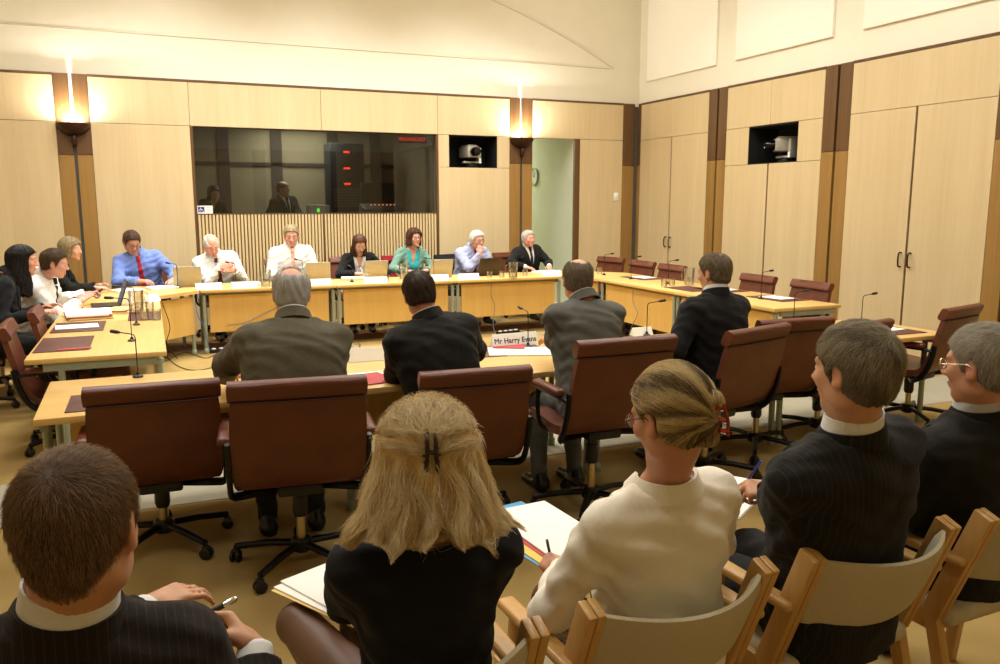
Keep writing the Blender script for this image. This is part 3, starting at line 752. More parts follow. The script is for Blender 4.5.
def nets(f, lo, hi, h, name='surf', mat=None, parent=None, colfn=None, marg=1.6):
    """naive surface nets over the blocks of voxels the surface passes through"""
    B = 8; lo = np.array(lo, float); hi = np.array(hi, float)
    nb = np.maximum(1, np.ceil((hi-lo)/(h*B)).astype(int)); n = nb*B
    bi = np.stack(np.meshgrid(*[np.arange(k) for k in nb], indexing='ij'), -1).reshape(-1, 3)
    cen = (lo+(bi+.5)*h*B-h*.5).astype(f32)
    dc = f(cen); act = np.abs(dc) < h*B*.9*marg
    V = np.where(dc < 0, -1, 1).astype(f32).reshape(nb)
    V = np.repeat(np.repeat(np.repeat(V, B, 0), B, 1), B, 2)
    ab = bi[act]; off = np.stack(np.meshgrid(*[np.arange(B)]*3, indexing='ij'), -1).reshape(-1, 3)
    gi = (ab[:, None, :]*B+off[None]).reshape(-1, 3)
    vals = np.empty(len(gi), f32); pts = (lo+gi*h).astype(f32)
    for a in range(0, len(gi), 400000): vals[a:a+400000] = f(pts[a:a+400000])
    V[gi[:, 0], gi[:, 1], gi[:, 2]] = vals
    V[0], V[-1], V[:, 0], V[:, -1], V[:, :, 0], V[:, :, -1] = [np.maximum(x, 1e-4) for x in (V[0], V[-1], V[:, 0], V[:, -1], V[:, :, 0], V[:, :, -1])]
    S = V < 0
    cnt = np.zeros(tuple(n-1), np.int8)
    cor = [(a, b, c) for a in (0, 1) for b in (0, 1) for c in (0, 1)]
    for a, b, c in cor: cnt += S[a:n[0]-1+a, b:n[1]-1+b, c:n[2]-1+c]
    cells = np.argwhere((cnt > 0) & (cnt < 8))
    if len(cells) == 0: return None
    vid = np.full(tuple(n-1), -1, np.int32); vid[cells[:, 0], cells[:, 1], cells[:, 2]] = np.arange(len(cells))
    cv = np.stack([V[cells[:, 0]+a, cells[:, 1]+b, cells[:, 2]+c] for a, b, c in cor], 1)
    acc = np.zeros((len(cells), 3)); w = np.zeros(len(cells))
    ca = np.array(cor, float)
    for i in range(8):
        for j in range(i+1, 8):
            if np.abs(ca[i]-ca[j]).sum() != 1: continue
            m = (cv[:, i] < 0) != (cv[:, j] < 0)
            t = cv[m, i]/(cv[m, i]-cv[m, j])
            acc[m] += ca[i]+(ca[j]-ca[i])*t[:, None]; w[m] += 1
    vs = lo+(cells+acc/w[:, None])*h
    quads = []
    for ax in range(3):
        sl0 = [slice(None)]*3; sl1 = [slice(None)]*3; sl0[ax] = slice(0, -1); sl1[ax] = slice(1, None)
        a, b = S[tuple(sl0)], S[tuple(sl1)]
        e = np.argwhere(a != b)
        u, v = (ax+1) % 3, (ax+2) % 3
        e = e[(e[:, u] > 0) & (e[:, v] > 0) & (e[:, u] < n[u]-1) & (e[:, v] < n[v]-1)]
        q = []
        for du, dv in ((0, 0), (-1, 0), (-1, -1), (0, -1)):
            g = e.copy(); g[:, u] += du; g[:, v] += dv
            q.append(vid[g[:, 0], g[:, 1], g[:, 2]])
        q = np.stack(q, 1); ins = S[e[:, 0], e[:, 1], e[:, 2]]
        q[~ins] = q[~ins][:, ::-1]
        quads.append(q[(q >= 0).all(1)])
    Q = np.concatenate(quads)
    me = bpy.data.meshes.new(name)
    me.vertices.add(len(vs)); me.vertices.foreach_set('co', vs.astype(f32).ravel())
    me.loops.add(len(Q)*4); me.loops.foreach_set('vertex_index', Q.astype(np.int32).ravel())
    me.polygons.add(len(Q)); me.polygons.foreach_set('loop_start', np.arange(0, len(Q)*4, 4, dtype=np.int32))
    try: me.polygons.foreach_set('loop_total', np.full(len(Q), 4, np.int32))
    except Exception: pass
    me.polygons.foreach_set('use_smooth', np.ones(len(Q), bool))
    me.update(calc_edges=True)
    if colfn is not None:
        at = me.color_attributes.new('col', 'FLOAT_COLOR', 'POINT')
        at.data.foreach_set('color', colfn(vs.astype(f32)).astype(f32).ravel())
    if mat: me.materials.append(mat)
    o = bpy.data.objects.new(name, me); COL.objects.link(o)
    if parent is not None: o.parent = parent
    return o
# ================================================================ PEOPLE
def nrm(v): v = np.array(v, float); return v/(np.linalg.norm(v)+1e-12)
def frame(y, z):
    """columns x right, y forward, z up"""
    y = nrm(y); x = nrm(np.cross(y, z)); return np.stack([x, y, np.cross(x, y)], 1)
def rotx(a): c, s = math.cos(a), math.sin(a); return np.array([[1, 0, 0], [0, c, -s], [0, s, c]])
def roty(a): c, s = math.cos(a), math.sin(a); return np.array([[c, 0, s], [0, 1, 0], [-s, 0, c]])
def rotz(a): c, s = math.cos(a), math.sin(a); return np.array([[c, -s, 0], [s, c, 0], [0, 0, 1]])
def mat_skin():
    m, nt, b = newmat('skin')
    at = N(nt, 'ShaderNodeAttribute'); at.attribute_name = 'col'
    no = N(nt, 'ShaderNodeTexNoise'); no.inputs['Scale'].default_value = 60; no.inputs['Detail'].default_value = 4; nt.links.new(coords(nt), no.inputs['Vector'])
    mx = N(nt, 'ShaderNodeMixRGB', blend_type='MULTIPLY'); mx.inputs['Fac'].default_value = .35
    nt.links.new(at.outputs['Color'], mx.inputs['Color1']); nt.links.new(ramp(nt, no.outputs['Fac'], [(.3, (.82, .76, .72, 1)), (.7, (1, 1, 1, 1))]), mx.inputs['Color2'])
    nt.links.new(mx.outputs['Color'], b.inputs['Base Color'])
    b.inputs['Roughness'].default_value = .5; b.inputs['Subsurface Weight'].default_value = .12; b.inputs['Subsurface Radius'].default_value = (.02, .008, .005); b.inputs['Subsurface Scale'].default_value = .5
    bump(nt, b, no.outputs['Fac'], .06, .003); return m
M['skin'] = mat_skin()
def mat_hair(name, c0, c1, sx=420, sz=16):
    """hair: fine streaks along the local z axis"""
    m, nt, b = newmat(name)
    no = N(nt, 'ShaderNodeTexNoise'); no.inputs['Scale'].default_value = 1; no.inputs['Detail'].default_value = 5; no.inputs['Roughness'].default_value = .7
    nt.links.new(coords(nt, (sx, sx, sz)), no.inputs['Vector'])
    lo = N(nt, 'ShaderNodeTexNoise'); lo.inputs['Scale'].default_value = 28; lo.inputs['Detail'].default_value = 3; nt.links.new(coords(nt, (1, 1, .35)), lo.inputs['Vector'])
    a = N(nt, 'ShaderNodeMath', operation='MULTIPLY_ADD'); a.inputs[1].default_value = .5; nt.links.new(no.outputs['Fac'], a.inputs[0])
    q = N(nt, 'ShaderNodeMath', operation='MULTIPLY'); q.inputs[1].default_value = .5; nt.links.new(lo.outputs['Fac'], q.inputs[0]); nt.links.new(q.outputs[0], a.inputs[2])
    nt.links.new(ramp(nt, a.outputs[0], [(.35, c0), (.65, c1)]), b.inputs['Base Color'])
    b.inputs['Roughness'].default_value = .55; b.inputs['Specular IOR Level'].default_value = .3
    bump(nt, b, a.outputs[0], .5, .006); return m
def mat_strand(name, c0, c1):
    m, nt, b = newmat(name)
    hi = N(nt, 'ShaderNodeHairInfo')
    nt.links.new(ramp(nt, hi.outputs['Random'], [(.0, c0), (1, c1)]), b.inputs['Base Color'])
    b.inputs['Roughness'].default_value = .5; b.inputs['Specular IOR Level'].default_value = .35
    return m
EYEM = {}; TZ = 1.055
def eye_mat():
    if 'e' in EYEM: return EYEM['e']
    m, nt, b = newmat('eyeball')
    sep = N(nt, 'ShaderNodeSeparateXYZ'); nt.links.new(coords(nt), sep.inputs[0])
    nt.links.new(ramp(nt, sep.outputs['Y'], [(0, srgb(232, 226, 216)), (.0078, srgb(222, 214, 202)), (.0086, srgb(70, 62, 50)), (.0100, srgb(12, 10, 10))]), b.inputs['Base Color'])
    b.inputs['Roughness'].default_value = .1; EYEM['e'] = m; return m

class Person:
    """A seated figure. pel: pelvis (x,y,z) world; top: crown of the head; yaw: facing (0 = +Y, counter-clockwise);
    hands: world wrist targets; all geometry is built in the person's own frame (origin on the floor under the pelvis)"""
    def __init__(s, label, pel, top, yaw, head=(0, 0, 0), hands=None, sex='m', skin=(206, 150, 118), h=.008, width=1., belly=0., bulk=1., group=None,
                 hpose=('relax', 'relax'), hdir=None, hnorm=None, neckl=0., pole=None, knees=None, feet=None, bare=False):
        s.label = label; s.h = h; s.sex = sex; s.bare = bare
        s.o = np.array([pel[0], pel[1], 0.]); s.Rw = rotz(yaw); s.yaw = yaw
        L = lambda p: s.Rw.T @ (np.array(p, float)-s.o)
        s.L = L
        s.P = L(pel); T = L(top); d = T-s.P; s.sc = k = np.clip(np.linalg.norm(d)/(.822+neckl), .84, 1.14)
        up = nrm(d); s.up = up
        s.TF = frame(np.cross(up, [1, 0, 0]), up)        # torso frame
        s.skin = skin; s.belly = belly; s.bulk = bulk; s.w = width*(.90 if sex == 'f' else 1.)
        t = lambda x, y, z: s.P+s.TF @ (np.array([x, y, z*TZ])*k)
        s.t = t
        s.neck0 = t(0, -.01, .53)
        hy, hp, hr = head                                   # head turn left(+), nod down(+), tilt
        s.HF = rotz(hy) @ rotx(-hp) @ roty(hr)
        s.hk = max(k, .985)*(.97 if sex == 'f' else 1.)
        s.H = T-s.HF @ np.array([0, -.01, .129])*s.hk
        s.hl = lambda x, y, z: s.H+s.HF @ (np.array([x, y, z])*s.hk)
        sw = .185*s.w
        s.sh = {q: t(q*sw, -.005, .445) for q in (-1, 1)}
        s.hip = {q: s.P+np.array([q*.09*k, .0, -.01]) for q in (-1, 1)}
        s.knee = {}; s.ank = {}
        for q in (-1, 1):
            s.knee[q] = np.array([q*.12*k, .44*k, .52]) if knees is None else L(knees[(q+1)//2])
            s.ank[q] = np.array([q*.12, .40*k, .09]) if feet is None else L(feet[(q+1)//2])
        kA = max(k, .96); ua, fa = .285*kA, .255*kA
        s.el = {}; s.wr = {}; s.hd = {}; s.hn = {}; s.hpose = dict(zip((-1, 1), hpose))
        for i, q in enumerate((-1, 1)):
            w = L(hands[i]) if hands is not None and hands[i] is not None else s.t(q*.17, .33, .16)
            S = s.sh[q]; v = w-S; D = np.linalg.norm(v)
            if D > (ua+fa)*.985: w = S+v/D*(ua+fa)*.985; v = w-S; D = np.linalg.norm(v)
            u = v/D; a = (ua*ua-fa*fa+D*D)/(2*D); hh = math.sqrt(max(ua*ua-a*a, 1e-6))
            pl = np.array([q*.55, -.25, -1.]) if pole is None or pole[i] is None else np.array(pole[i], float)
            pl = nrm(pl-u*(pl @ u)); s.el[q] = S+u*a+pl*hh; s.wr[q] = w
            fd = nrm(w-s.el[q]); s.hd[q] = fd if hdir is None or hdir[i] is None else nrm(s.Rw.T @ np.array(hdir[i], float))
            n = np.array([-q*.25, 0, -1.]) if hnorm is None or hnorm[i] is None else s.Rw.T @ np.array(hnorm[i], float)
            s.hn[q] = nrm(n-s.hd[q]*(n @ s.hd[q]))
    # ---- fields (off = cloth thickness)
    def torso(s, off=0., hem=-.10, topz=.53):
        k = s.sc; w = s.w; f = s.sex == 'f'; b = s.belly; bk = s.bulk
        tz = np.array([-.10, 0, .10, .20, .30, .40, .46, .505, .54])*k*TZ
        a = np.array([.165, .178, .163, .158, .168, .172, .150, .095, .055] if f else [.165, .176, .170, .170, .182, .186, .168, .105, .058])*k*w*bk
        a[:3] += b*.4
        dp = np.array([.12, .125, .11, .105, .115, .112, .09, .07, .052] if f else [.12, .125, .118, .12, .126, .12, .098, .075, .055])*k*bk
        dp[1:4] += b*.6
        cy = np.array([0, .005, .012, .01, .005, -.002, -.008, -.01, -.01])*k
        cy[1:4] += b*.45
        a += off; dp += off
        P0, TF = A3(s.P), A3(s.TF)
        z0, z1 = hem*k*TZ, topz*k*TZ
        def fn(P):
            q = (P-P0) @ TF; z = np.clip(q[:, 2], z0, z1)
            A, D, C = np.interp(z, tz, a), np.interp(z, tz, dp), np.interp(z, tz, cy)
            x, y = np.abs(q[:, 0]), q[:, 1]-C
            e = 2.4                                        # slightly boxy section
            r = (np.power(x/A, e)+np.power(np.abs(y)/D, e))**(1/e)
            dd = (r-1)*np.minimum(A, D); dz = q[:, 2]-z
            d = np.where(np.abs(dz) > 0, np.sqrt(np.maximum(dd, 0)**2+dz*dz)+np.minimum(np.maximum(dd, -np.abs(dz)), 0)*0, dd)
            if f:
                for sx in (-1, 1): d = sminp(d, ln(q-A3([sx*.072*k*w, .082*k, .315*k]))-(.056*k+off), .05)
            return d.astype(f32)
        return fn, s.t(0, .02, .2), .42*k
    def arms(s, off=0., full=True, wr=.03, puff=1.):
        k = s.sc*(.86 if s.sex == 'f' else 1.)*(.5+.5*s.bulk); gs = []
        for q in (-1, 1):
            S, E, W = s.sh[q], s.el[q], s.wr[q]
            def fn(P, S=S, E=E, W=W, q=q):
                d = s_cone(P, S, E, .058*k*puff+off, .044*k*puff+off)
                d = sminp(d, s_cone(P, E, W, .045*k*puff+off, wr*k+off), .03)
                d = sminp(d, s_cone(P, s.t(0, -.012, .50), s.t(q*.165*s.w, -.012, .462), .05*k+off*.7, .048*k+off), .03)
                return d
            c = (S+W)/2*.5+E*.5; r = max(np.linalg.norm(x-c) for x in (S, E, W, s.t(0, 0, .5)))+.10
            gs.append((fn, c, r))
        return gs
    def legs(s, off=0., foot=True):
        k = s.sc; gs = []
        for q in (-1, 1):
            Hh, K, An = s.hip[q], s.knee[q], s.ank[q]
            def fn(P, Hh=Hh, K=K, An=An):
                d = s_cone(P, Hh, K, .088*k+off, .058*k+off)
                d = sminp(d, s_cone(P, K, An, .056*k+off, .038*k+off), .02)
                if foot: d = sminp(d, s_cone(P, An+np.array([0, -.03, -.045]), An+np.array([0, .15, -.06]), .034, .026), .02)
                return d
            c = (Hh+An)/2*.4+K*.6; r = max(np.linalg.norm(x-c) for x in (Hh, K, An))+.20; gs.append((fn, c, r))
        return gs
    def headf(s):
        k = s.hk; f = s.sex == 'f'; H, R = A3(s.H), A3(s.HF)
        def fn(P):
            q = ((P-H) @ R)/k
            d = s_ell(q, (0, -.014, .036), (.0745, .096, .084))
            d = sminp(d, s_ell(q, (0, .024, -.032), (.058 if f else .062, .064, .082)), .03)
            d = sminp(d, s_cone(q, (0, .066, -.094), (0, .06, -.09), .02, .02), .03)
            x = np.abs(q[:, 0]); qa = np.stack([x, q[:, 1], q[:, 2]], 1)
            d = sminp(d, ln(qa-A3((.042, .058, -.018)))-.022, .02)
            d = sminp(d, s_cone(qa, (.006, .083, .026), (.045, .070, .028), .010, .009), .016)
            d = sminp(d, s_ell(qa, (.052, -.0, -.062), (.012, .03, .025)), .03)
            d = smaxp(d, -(ln(qa-A3((.031, .098, .006)))-.017), .012)
            lid = s_ell(qa, (.031, .0765, .006), (.0135, .0122, .0122))
            if s.h < .0072: lid = smaxp(lid, -s_ell(qa, (.031, .086, .004), (.0115, .016, .0040)), .001)
            d = sminp(d, lid, .004)
            d = sminp(d, s_cone(q, (0, .086, .016), (0, .108, -.024), .007, .0115), .010)
            d = sminp(d, ln(qa-A3((.011, .096, -.028)))-.009, .008)
            d = sminp(d, s_ell(q, (0, .087, -.054), (.021, .011, .0065)), .006)
            d = sminp(d, s_ell(q, (0, .085, -.065), (.017, .011, .0065)), .006)
            d = smaxp(d, -(s_box(q, (0, .10, -.0595), (.019, .008, .0012), .001)), .004)
            a = np.array([.2, -.25, 0]); Re = (rotx(-.18) @ rotz(.35)).astype(f32)
            e = s_ell(qa, (.078, -.008, -.004), (.009, .019, .033), Re)
            e = sminp(e, s_ell(qa, (.076, .0, -.026), (.008, .011, .013)), .008)
            e = smaxp(e, -s_ell(qa, (.088, -.004, .002), (.008, .010, .019), Re), .006)
            d = sminp(d, e, .007)
            return d*k
        return fn, s.hl(0, 0, 0), .175*k
    def neckf(s, off=0.):
        k = s.hk; r = .050 if s.sex == 'f' else .057
        a, b = s.hl(0, -.025, -.05), s.neck0
        fn = lambda P: s_cone(P, b, a, (r+.004)*k+off, r*k*.95+off)
        return fn, (a+b)/2, .5*np.linalg.norm(a-b)+.10
    def handf(s, q):
        k = s.sc*(.86 if s.sex == 'f' else 1.); W = s.wr[q]; y = s.hd[q]; n = s.hn[q]
        x = np.cross(y, -n)                                # right of the hand when palm faces away
        side = -q*1.0                                      # thumb side in +x for the left hand seen from its back
        R = np.stack([x*side, y, -n], 1)                   # x thumb side, y fingers, z back of hand
        pose = s.hpose[q]
        C = {'flat': (6, 8, 6), 'relax': (22, 30, 18), 'grip': (62, 72, 38), 'fist': (78, 88, 50), 'pen': (48, 52, 24)}[pose]
        fing = []
        for i, (bx, by, Ls, r) in enumerate(((.030, .092, (.040, .025, .020), .0092), (.010, .096, (.044, .028, .021), .0095), (-.011, .092, (.041, .026, .020), .009), (-.030, .084, (.032, .021, .018), .0080))):
            m = 1 if pose != 'pen' else (1, 1, 1.25, 1.4)[i]
            p = np.array([bx, by, .002]); pts = [p]; ang = 0; sp = (.10, .02, -.06, -.15)[i]*(.5 if pose != 'flat' else 1)
            for L_, c in zip(Ls, C):
                ang += math.radians(c*m*(1+.08*i)); p = p+L_*np.array([math.sin(sp)*math.cos(ang), math.cos(ang)*math.cos(sp), -math.sin(ang)]); pts.append(p)
            fing.append((pts, r))
        th = {'flat': [(.036, .030, -.002), (.060, .060, -.010), (.070, .092, -.014)], 'relax': [(.034, .028, -.006), (.056, .058, -.022), (.058, .090, -.034)],
              'grip': [(.034, .028, -.008), (.050, .056, -.034), (.030, .080, -.052)], 'fist': [(.034, .03, -.01), (.046, .058, -.036), (.018, .074, -.052)], 'pen': [(.034, .028, -.008), (.048, .062, -.034), (.030, .098, -.050)]}[pose]
        Wf, Rf = A3(W), A3(R)
        s_ = s
        def fn(P):
            p = ((P-Wf) @ Rf)/k
            d = s_box(p, (0, .052, 0), (.040, .048, .0135), .0125)
            d = sminp(d, s_cone(p, (0, -.02, 0), (0, .03, 0), .026, .024), .02)
            d = sminp(d, s_ell(p, (.026, .034, -.010), (.017, .03, .014)), .012)
            for pts, r in fing:
                e = None
                for a in range(3):
                    c = s_cone(p, pts[a], pts[a+1], r*(1-.08*a), r*(1-.08*(a+1)))
                    e = c if e is None else np.minimum(e, c)
                d = sminp(d, e, .004)
            e = np.minimum(s_cone(p, th[0], th[1], .0125, .0115), s_cone(p, th[1], th[2], .0112, .0095))
            d = sminp(d, e, .008)
            return d*k
        s.handR = getattr(s, 'handR', {}); s.handR[q] = (W, R, k)
        return fn, W+y*.08*k, .135*k
    # ---- build pieces
    def bounds(s, fs, pad=.03):
        c = np.array([g[1] for g in fs]); r = np.array([g[2] for g in fs])[:, None]
        return (c-r).min(0)-pad, (c+r).max(0)+pad
    def body(s):
        sd = SD(); fs = [s.headf(), s.neckf(), s.torso(-.006)]+s.arms(-.004)+s.legs(-.004)+[s.handf(-1), s.handf(1)]
        ks = [.012, .03, .03]+[.03]*2+[.03]*2+[.008]*2
        for (fn, c, r), k in zip(fs, ks): sd.add(fn, c, r, k)
        lo, hi = s.bounds(fs); lo[2] = max(lo[2], -.01)
        sk = np.array(srgb(*s.skin)[:3]); H, R, k = A3(s.H), A3(s.HF), s.hk
        def colfn(v):
            c = np.tile(np.append(sk, 1.), (len(v), 1)); q = ((v-H) @ R)/k
            near = ln(q) < .17
            def tint(cen, rad, col, amt):
                nonlocal c
                d = ln((np.stack([np.abs(q[:, 0]), q[:, 1], q[:, 2]], 1)-A3(cen))/A3(rad)); w = np.clip(1.3-d, 0, 1)*amt*near
                c[:, :3] = c[:, :3]*(1-w[:, None])+np.array(col)[None]*w[:, None]
            tint((.0, .09, -.06), (.022, .02, .012), sk*np.array([.72, .42, .42]) if s.sex == 'f' else sk*np.array([.8, .55, .52]), .8)
            tint((.04, .07, -.03), (.025, .03, .025), sk*np.array([1.02, .82, .78]), .5)
            tint((.078, 0, -.004), (.02, .03, .04), sk*np.array([1.02, .80, .74]), .6)
            tint((.030, .085, .031), (.020, .02, .006), np.array(s.brow), .85)
            if s.h > .0072: tint((.031, .088, .004), (.0125, .02, .0042), np.array(srgb(44, 32, 26)[:3]), .85)
            return c
        s.brow = srgb(*getattr(s, 'browc', (92, 70, 50)))[:3]
        o = nets(sd, lo, hi, s.h, 'person', M['skin'], None, colfn)
        o.location = tuple(s.o); o.rotation_euler = (0, 0, s.yaw)
        tag(o, s.label, 'person'); s.obj = o
        for q in (-1, 1):
            mb = MB(); mb.lathe([(0, -.0106*k), (.006*k, -.0088*k), (.0091*k, -.0054*k), (.0106*k, 0), (.0091*k, .0054*k), (.006*k, .0088*k), (0, .0106*k)], M=Euler((-PI/2, 0, 0)).to_matrix().to_4x4(), seg=14)
            mb.build('eye', eye_mat(), o, tuple(s.hl(q*.031, .0765, .006)), Matrix(s.HF.tolist()).to_euler())
        return o
    def cloth(s, name, mat, off, sleeves=True, hem=-.10, cuff=.02, vneck=None, topz=.53, fold=.004, h=None, legs=False, seed=0, armoff=None, puff=1., pads=0., short=None, nk=None):
        """vneck = (z low, half width at the collar): opening down the front"""
        sd = SD(); fs = [s.torso(off, hem, topz)]
        if sleeves: fs += s.arms(off if armoff is None else armoff, wr=.034, puff=puff)
        if legs: fs += s.legs(off)
        for i, (fn, c, r) in enumerate(fs): sd.add(fn, c, r, .035 if i else .02)
        k = s.sc
        if pads:
            for q in (-1, 1):
                p = s.t(q*.168*s.w, -.012, .462+.002); sd.add(lambda P, p=p: s_ell(P, p, (.07*k+off, .055*k+off, .030*k), s.TF), p, .11, .04)
        P0, TF = A3(s.P), A3(s.TF); ph = seed*1.7
        if fold:
            def wob(P):
                q = P
                return fold*(np.sin(q[:, 0]*31+q[:, 2]*47+3*np.sin(q[:, 1]*17+ph)+ph)*.5+np.sin(q[:, 1]*43-q[:, 2]*29+2.5*np.sin(q[:, 0]*23+ph))*.5+.6*np.sin(q[:, 2]*83+q[:, 0]*37+2*np.sin(q[:, 1]*51)))
            sd.add(wob, s.t(0, .1, .2), 1.2, 0, 'add')
        # open the neck and the cuffs
        a, b = s.hl(0, -.02, -.05), s.neck0
        n = nrm(a-b); nr = (.066 if s.sex == 'f' else .074)*s.hk if nk is None else nk*s.hk
        sd.add(lambda P: s_cone(P, b-n*.012, a+n*.06, nr*1.05, nr), (a+b)/2+n*.04, .17, .008, 'cut')
        if sleeves:
            for q in (-1, 1):
                y = nrm(s.wr[q]-s.el[q])
                p0 = s.wr[q]-y*cuff*k if short is None else s.sh[q]+(s.el[q]-s.sh[q])*short
                if short is not None: y = nrm(s.el[q]-s.sh[q])
                if short is None:
                    sd.add(lambda P, p0=p0, y=y: -((P-A3(p0)) @ A3(y)), s.wr[q]+y*.06, .085, .006, 'cut')
                else:
                    sd.add(lambda P, p0=p0, y=y: -((P-A3(p0)) @ A3(y)), (s.el[q]+s.wr[q])/2, .21, .006, 'cut')
        if vneck:
            zl, hw = vneck
            def wedge(P):
                q = ((P-P0) @ TF)/k; q[:, 2] /= TZ; t = np.clip((q[:, 2]-zl)/(.52-zl), 0, 1.2)
                return np.maximum(np.abs(q[:, 0])-hw*t**.8, np.maximum(.0-q[:, 1], zl-q[:, 2])).astype(f32)*k
            sd.add(wedge, s.t(0, .1, .4), .3, .004, 'cut')
        s.fields = getattr(s, 'fields', {}); s.fields[name] = sd
        lo, hi = s.bounds(fs, .035)
        return nets(sd, lo, hi, h or s.h, name, mat, s.obj)
    def collar(s, name, mat, r, z0, z1, rise=.02, flare=.01, gap=.0, th=.004, rx=1., drop=.5):
        """band round the neck, higher behind; gap = half opening angle at the front"""
        k = s.hk; up = nrm(nrm(s.hl(0, -.02, -.05)-s.neck0)*.6+s.TF[:, 2]*.4); F = frame(np.cross(up, [1, 0, 0]), up)
        ctr = s.neck0
        P = []
        for i in range(5):
            u = i/4; row = []
            for j in range(33):
                w = -PI/2+gap+(2*PI-2*gap)*j/32+PI      # start at front
                w = PI/2+gap+(2*PI-2*gap)*j/32
                back = .5-.5*math.sin(w)
                z = z0+(z1-z0)*u+rise*(back-.5)-drop*.05*(1-back)**2
                rr = r+flare*(1-u)
                row.append(ctr+F @ (np.array([math.cos(w)*rr*rx, math.sin(w)*rr*1.06, z])*k))
            P.append(row)
        mb = MB(); mb.grid(P, thick=th); return mb.build(name, mat, s.obj)
    def onchest(s, name, mat, poly, over, h=.005, lift=.008):
        """flat cloth piece lying on the chest: poly(z)->(xmin,xmax) in torso units, z range from poly.z"""
        fld = s.fields[over]
        z0, z1, xf = poly; P0, TF = A3(s.P), A3(s.TF); k = s.sc
        def f(P):
            q = ((P-P0) @ TF)/k; q[:, 2] /= TZ; xa, xb = xf(q[:, 2])
            e = np.maximum(np.maximum(xa-q[:, 0], q[:, 0]-xb), np.maximum(np.maximum(z0-q[:, 2], q[:, 2]-z1), .02-q[:, 1]))*k
            v = fld(P); return np.maximum(np.maximum(v-lift, -v-.007), e.astype(f32))
        return nets(f, s.t(-.25, -.02, z0-.03)-.1, s.t(.25, .35, z1+.03)+.1, h, name, mat, s.obj, marg=2.2)
    def tie(s, mat, over='shirt', z0=.06):
        w = lambda z: (-(.018+.022*np.clip((.46-z)/.4, 0, 1)), .018+.022*np.clip((.46-z)/.4, 0, 1))
        o = s.onchest('tie', mat, (z0, .50, w), over)
        mb = MB(); p = s.neck0+s.TF @ np.array([0, .100, -.020])*s.sc
        mb.box(p, (.040, .034, .062), rx=math.atan2(-s.TF[1, 2]*-1, s.TF[2, 2])*-1+.5, bev=.012); mb.build('tie_knot', mat, o); return o
    def lapels(s, mat, over, zl, hw):
        for q in (-1, 1):
            def xf(z, q=q):
                t = np.clip((z-zl)/(.52-zl), 0, 1.2); e = hw*t**.8
                a, b = e, e+.012+.05*np.sin(np.clip(t, 0, 1)*PI*.82)
                return (a, b) if q > 0 else (-b, -a)
            s.onchest('lapel', mat, (zl, .485, xf), over)
    def shoes(s, mat):
        for q in (-1, 1):
            A = s.ank[q]
            sd = lambda P, A=A: sminp(s_cone(P, A+np.array([0, -.04, -.05]), A+np.array([0, .16, -.062]), .042, .032), s_cone(P, A+np.array([0, -.03, -.04]), A+np.array([0, -.01, .01]), .04, .04), .03)
            nets(lambda P: np.maximum(sd(P), -P[:, 2]+.002), A-np.array([.1, .14, .1]), A+np.array([.1, .26, .1]), .01, 'shoe', mat, s.obj)
    # ---- hair on the skull: lift(q) >0 where hair grows (head units), carve by hairline
    def hairf(s, thick=.012, front=.045, side=-.02, nape=-.075, fore=.07, crown=None, vol=(1, 1, 1), wave=.0015, extra=None, back=.0, nw=.060):
        k = s.hk; H, R = A3(s.H), A3(s.HF)
        def fn(P):
            q = ((P-H) @ R)/k
            d = s_ell(q, (0, -.016, .036), ((.0745+thick)*vol[0], (.096+thick)*vol[1], (.084+thick)*vol[2]))
            d = sminp(d, s_ell(q, (0, -.045+back*-.02, -.03), (nw+thick*.8, .045+thick, .06)), .03)
            # hairline: keep above a surface that drops from forehead to sideburn to nape
            line = np.interp(q[:, 1], [-.12, -.06, -.03, -.005, .012, .03, .05, .075, .12], [nape, nape, -.045, side-.012, side-.022, side+.034, front-.004, front+.018, fore+.03])
            line = line+.004*np.sin(np.arctan2(q[:, 0], q[:, 1])*37)*np.sin(q[:, 2]*90+q[:, 0]*60)
            d = smaxp(d, (line-q[:, 2]), .006)
            ear = ln((np.stack([np.abs(q[:, 0]), q[:, 1], q[:, 2]], 1)-A3((.085, -.006, -.008)))/A3((.022, .026, .034)))-1
            d = smaxp(d, -ear*.022, .004)
            if crown is not None:
                c, rr = crown; d = smaxp(d, -(ln((q-A3(c))/A3(rr))-1)*float(min(rr)), .01)
            if extra is not None: d = extra(q, d)
            d = d+wave*(np.sin(q[:, 0]*190+q[:, 2]*60+4*np.sin(q[:, 1]*40))+np.sin(q[:, 1]*170+q[:, 0]*90+3*np.sin(q[:, 2]*50)))*.7
            return d.astype(f32)*k
        return fn
    def hair(s, mat, h=None, big=.19, low=None, **kw):
        fn = s.hairf(**kw); s.hf = fn; c = s.hl(0, 0, 0); lo = c-big*s.hk; hi = c+big*s.hk
        if low: lo[2] -= low
        s.hairobj = nets(fn, lo, hi, h or min(s.h, .006), 'hair', mat, s.obj); s.hairmat = mat; return s.hairobj
    def glasses(s, mat, r=.023, lens=True):
        mb = MB(); k = s.hk; hl = s.hl
        for q in (-1, 1):
            ring = [tuple(hl(q*.032+math.cos(a)*r, .098-.004*abs(math.cos(a)), .004+math.sin(a)*r*.75)) for a in np.linspace(0, 2*PI, 21)]
            mb.tube(ring, .0016, 5)
            mb.tube([tuple(hl(q*(.032+r), .095, .008)), tuple(hl(q*.077, .07, .01)), tuple(hl(q*.083, .0, .012)), tuple(hl(q*.082, -.02, -.004))], .0016, 5)
        mb.tube([tuple(hl(-.009, .1, .008)), tuple(hl(0, .104, .011)), tuple(hl(.009, .1, .008))], .0016, 5)
        o = mb.build('glasses', mat, s.obj)
        if not lens: return o
        mb = MB()
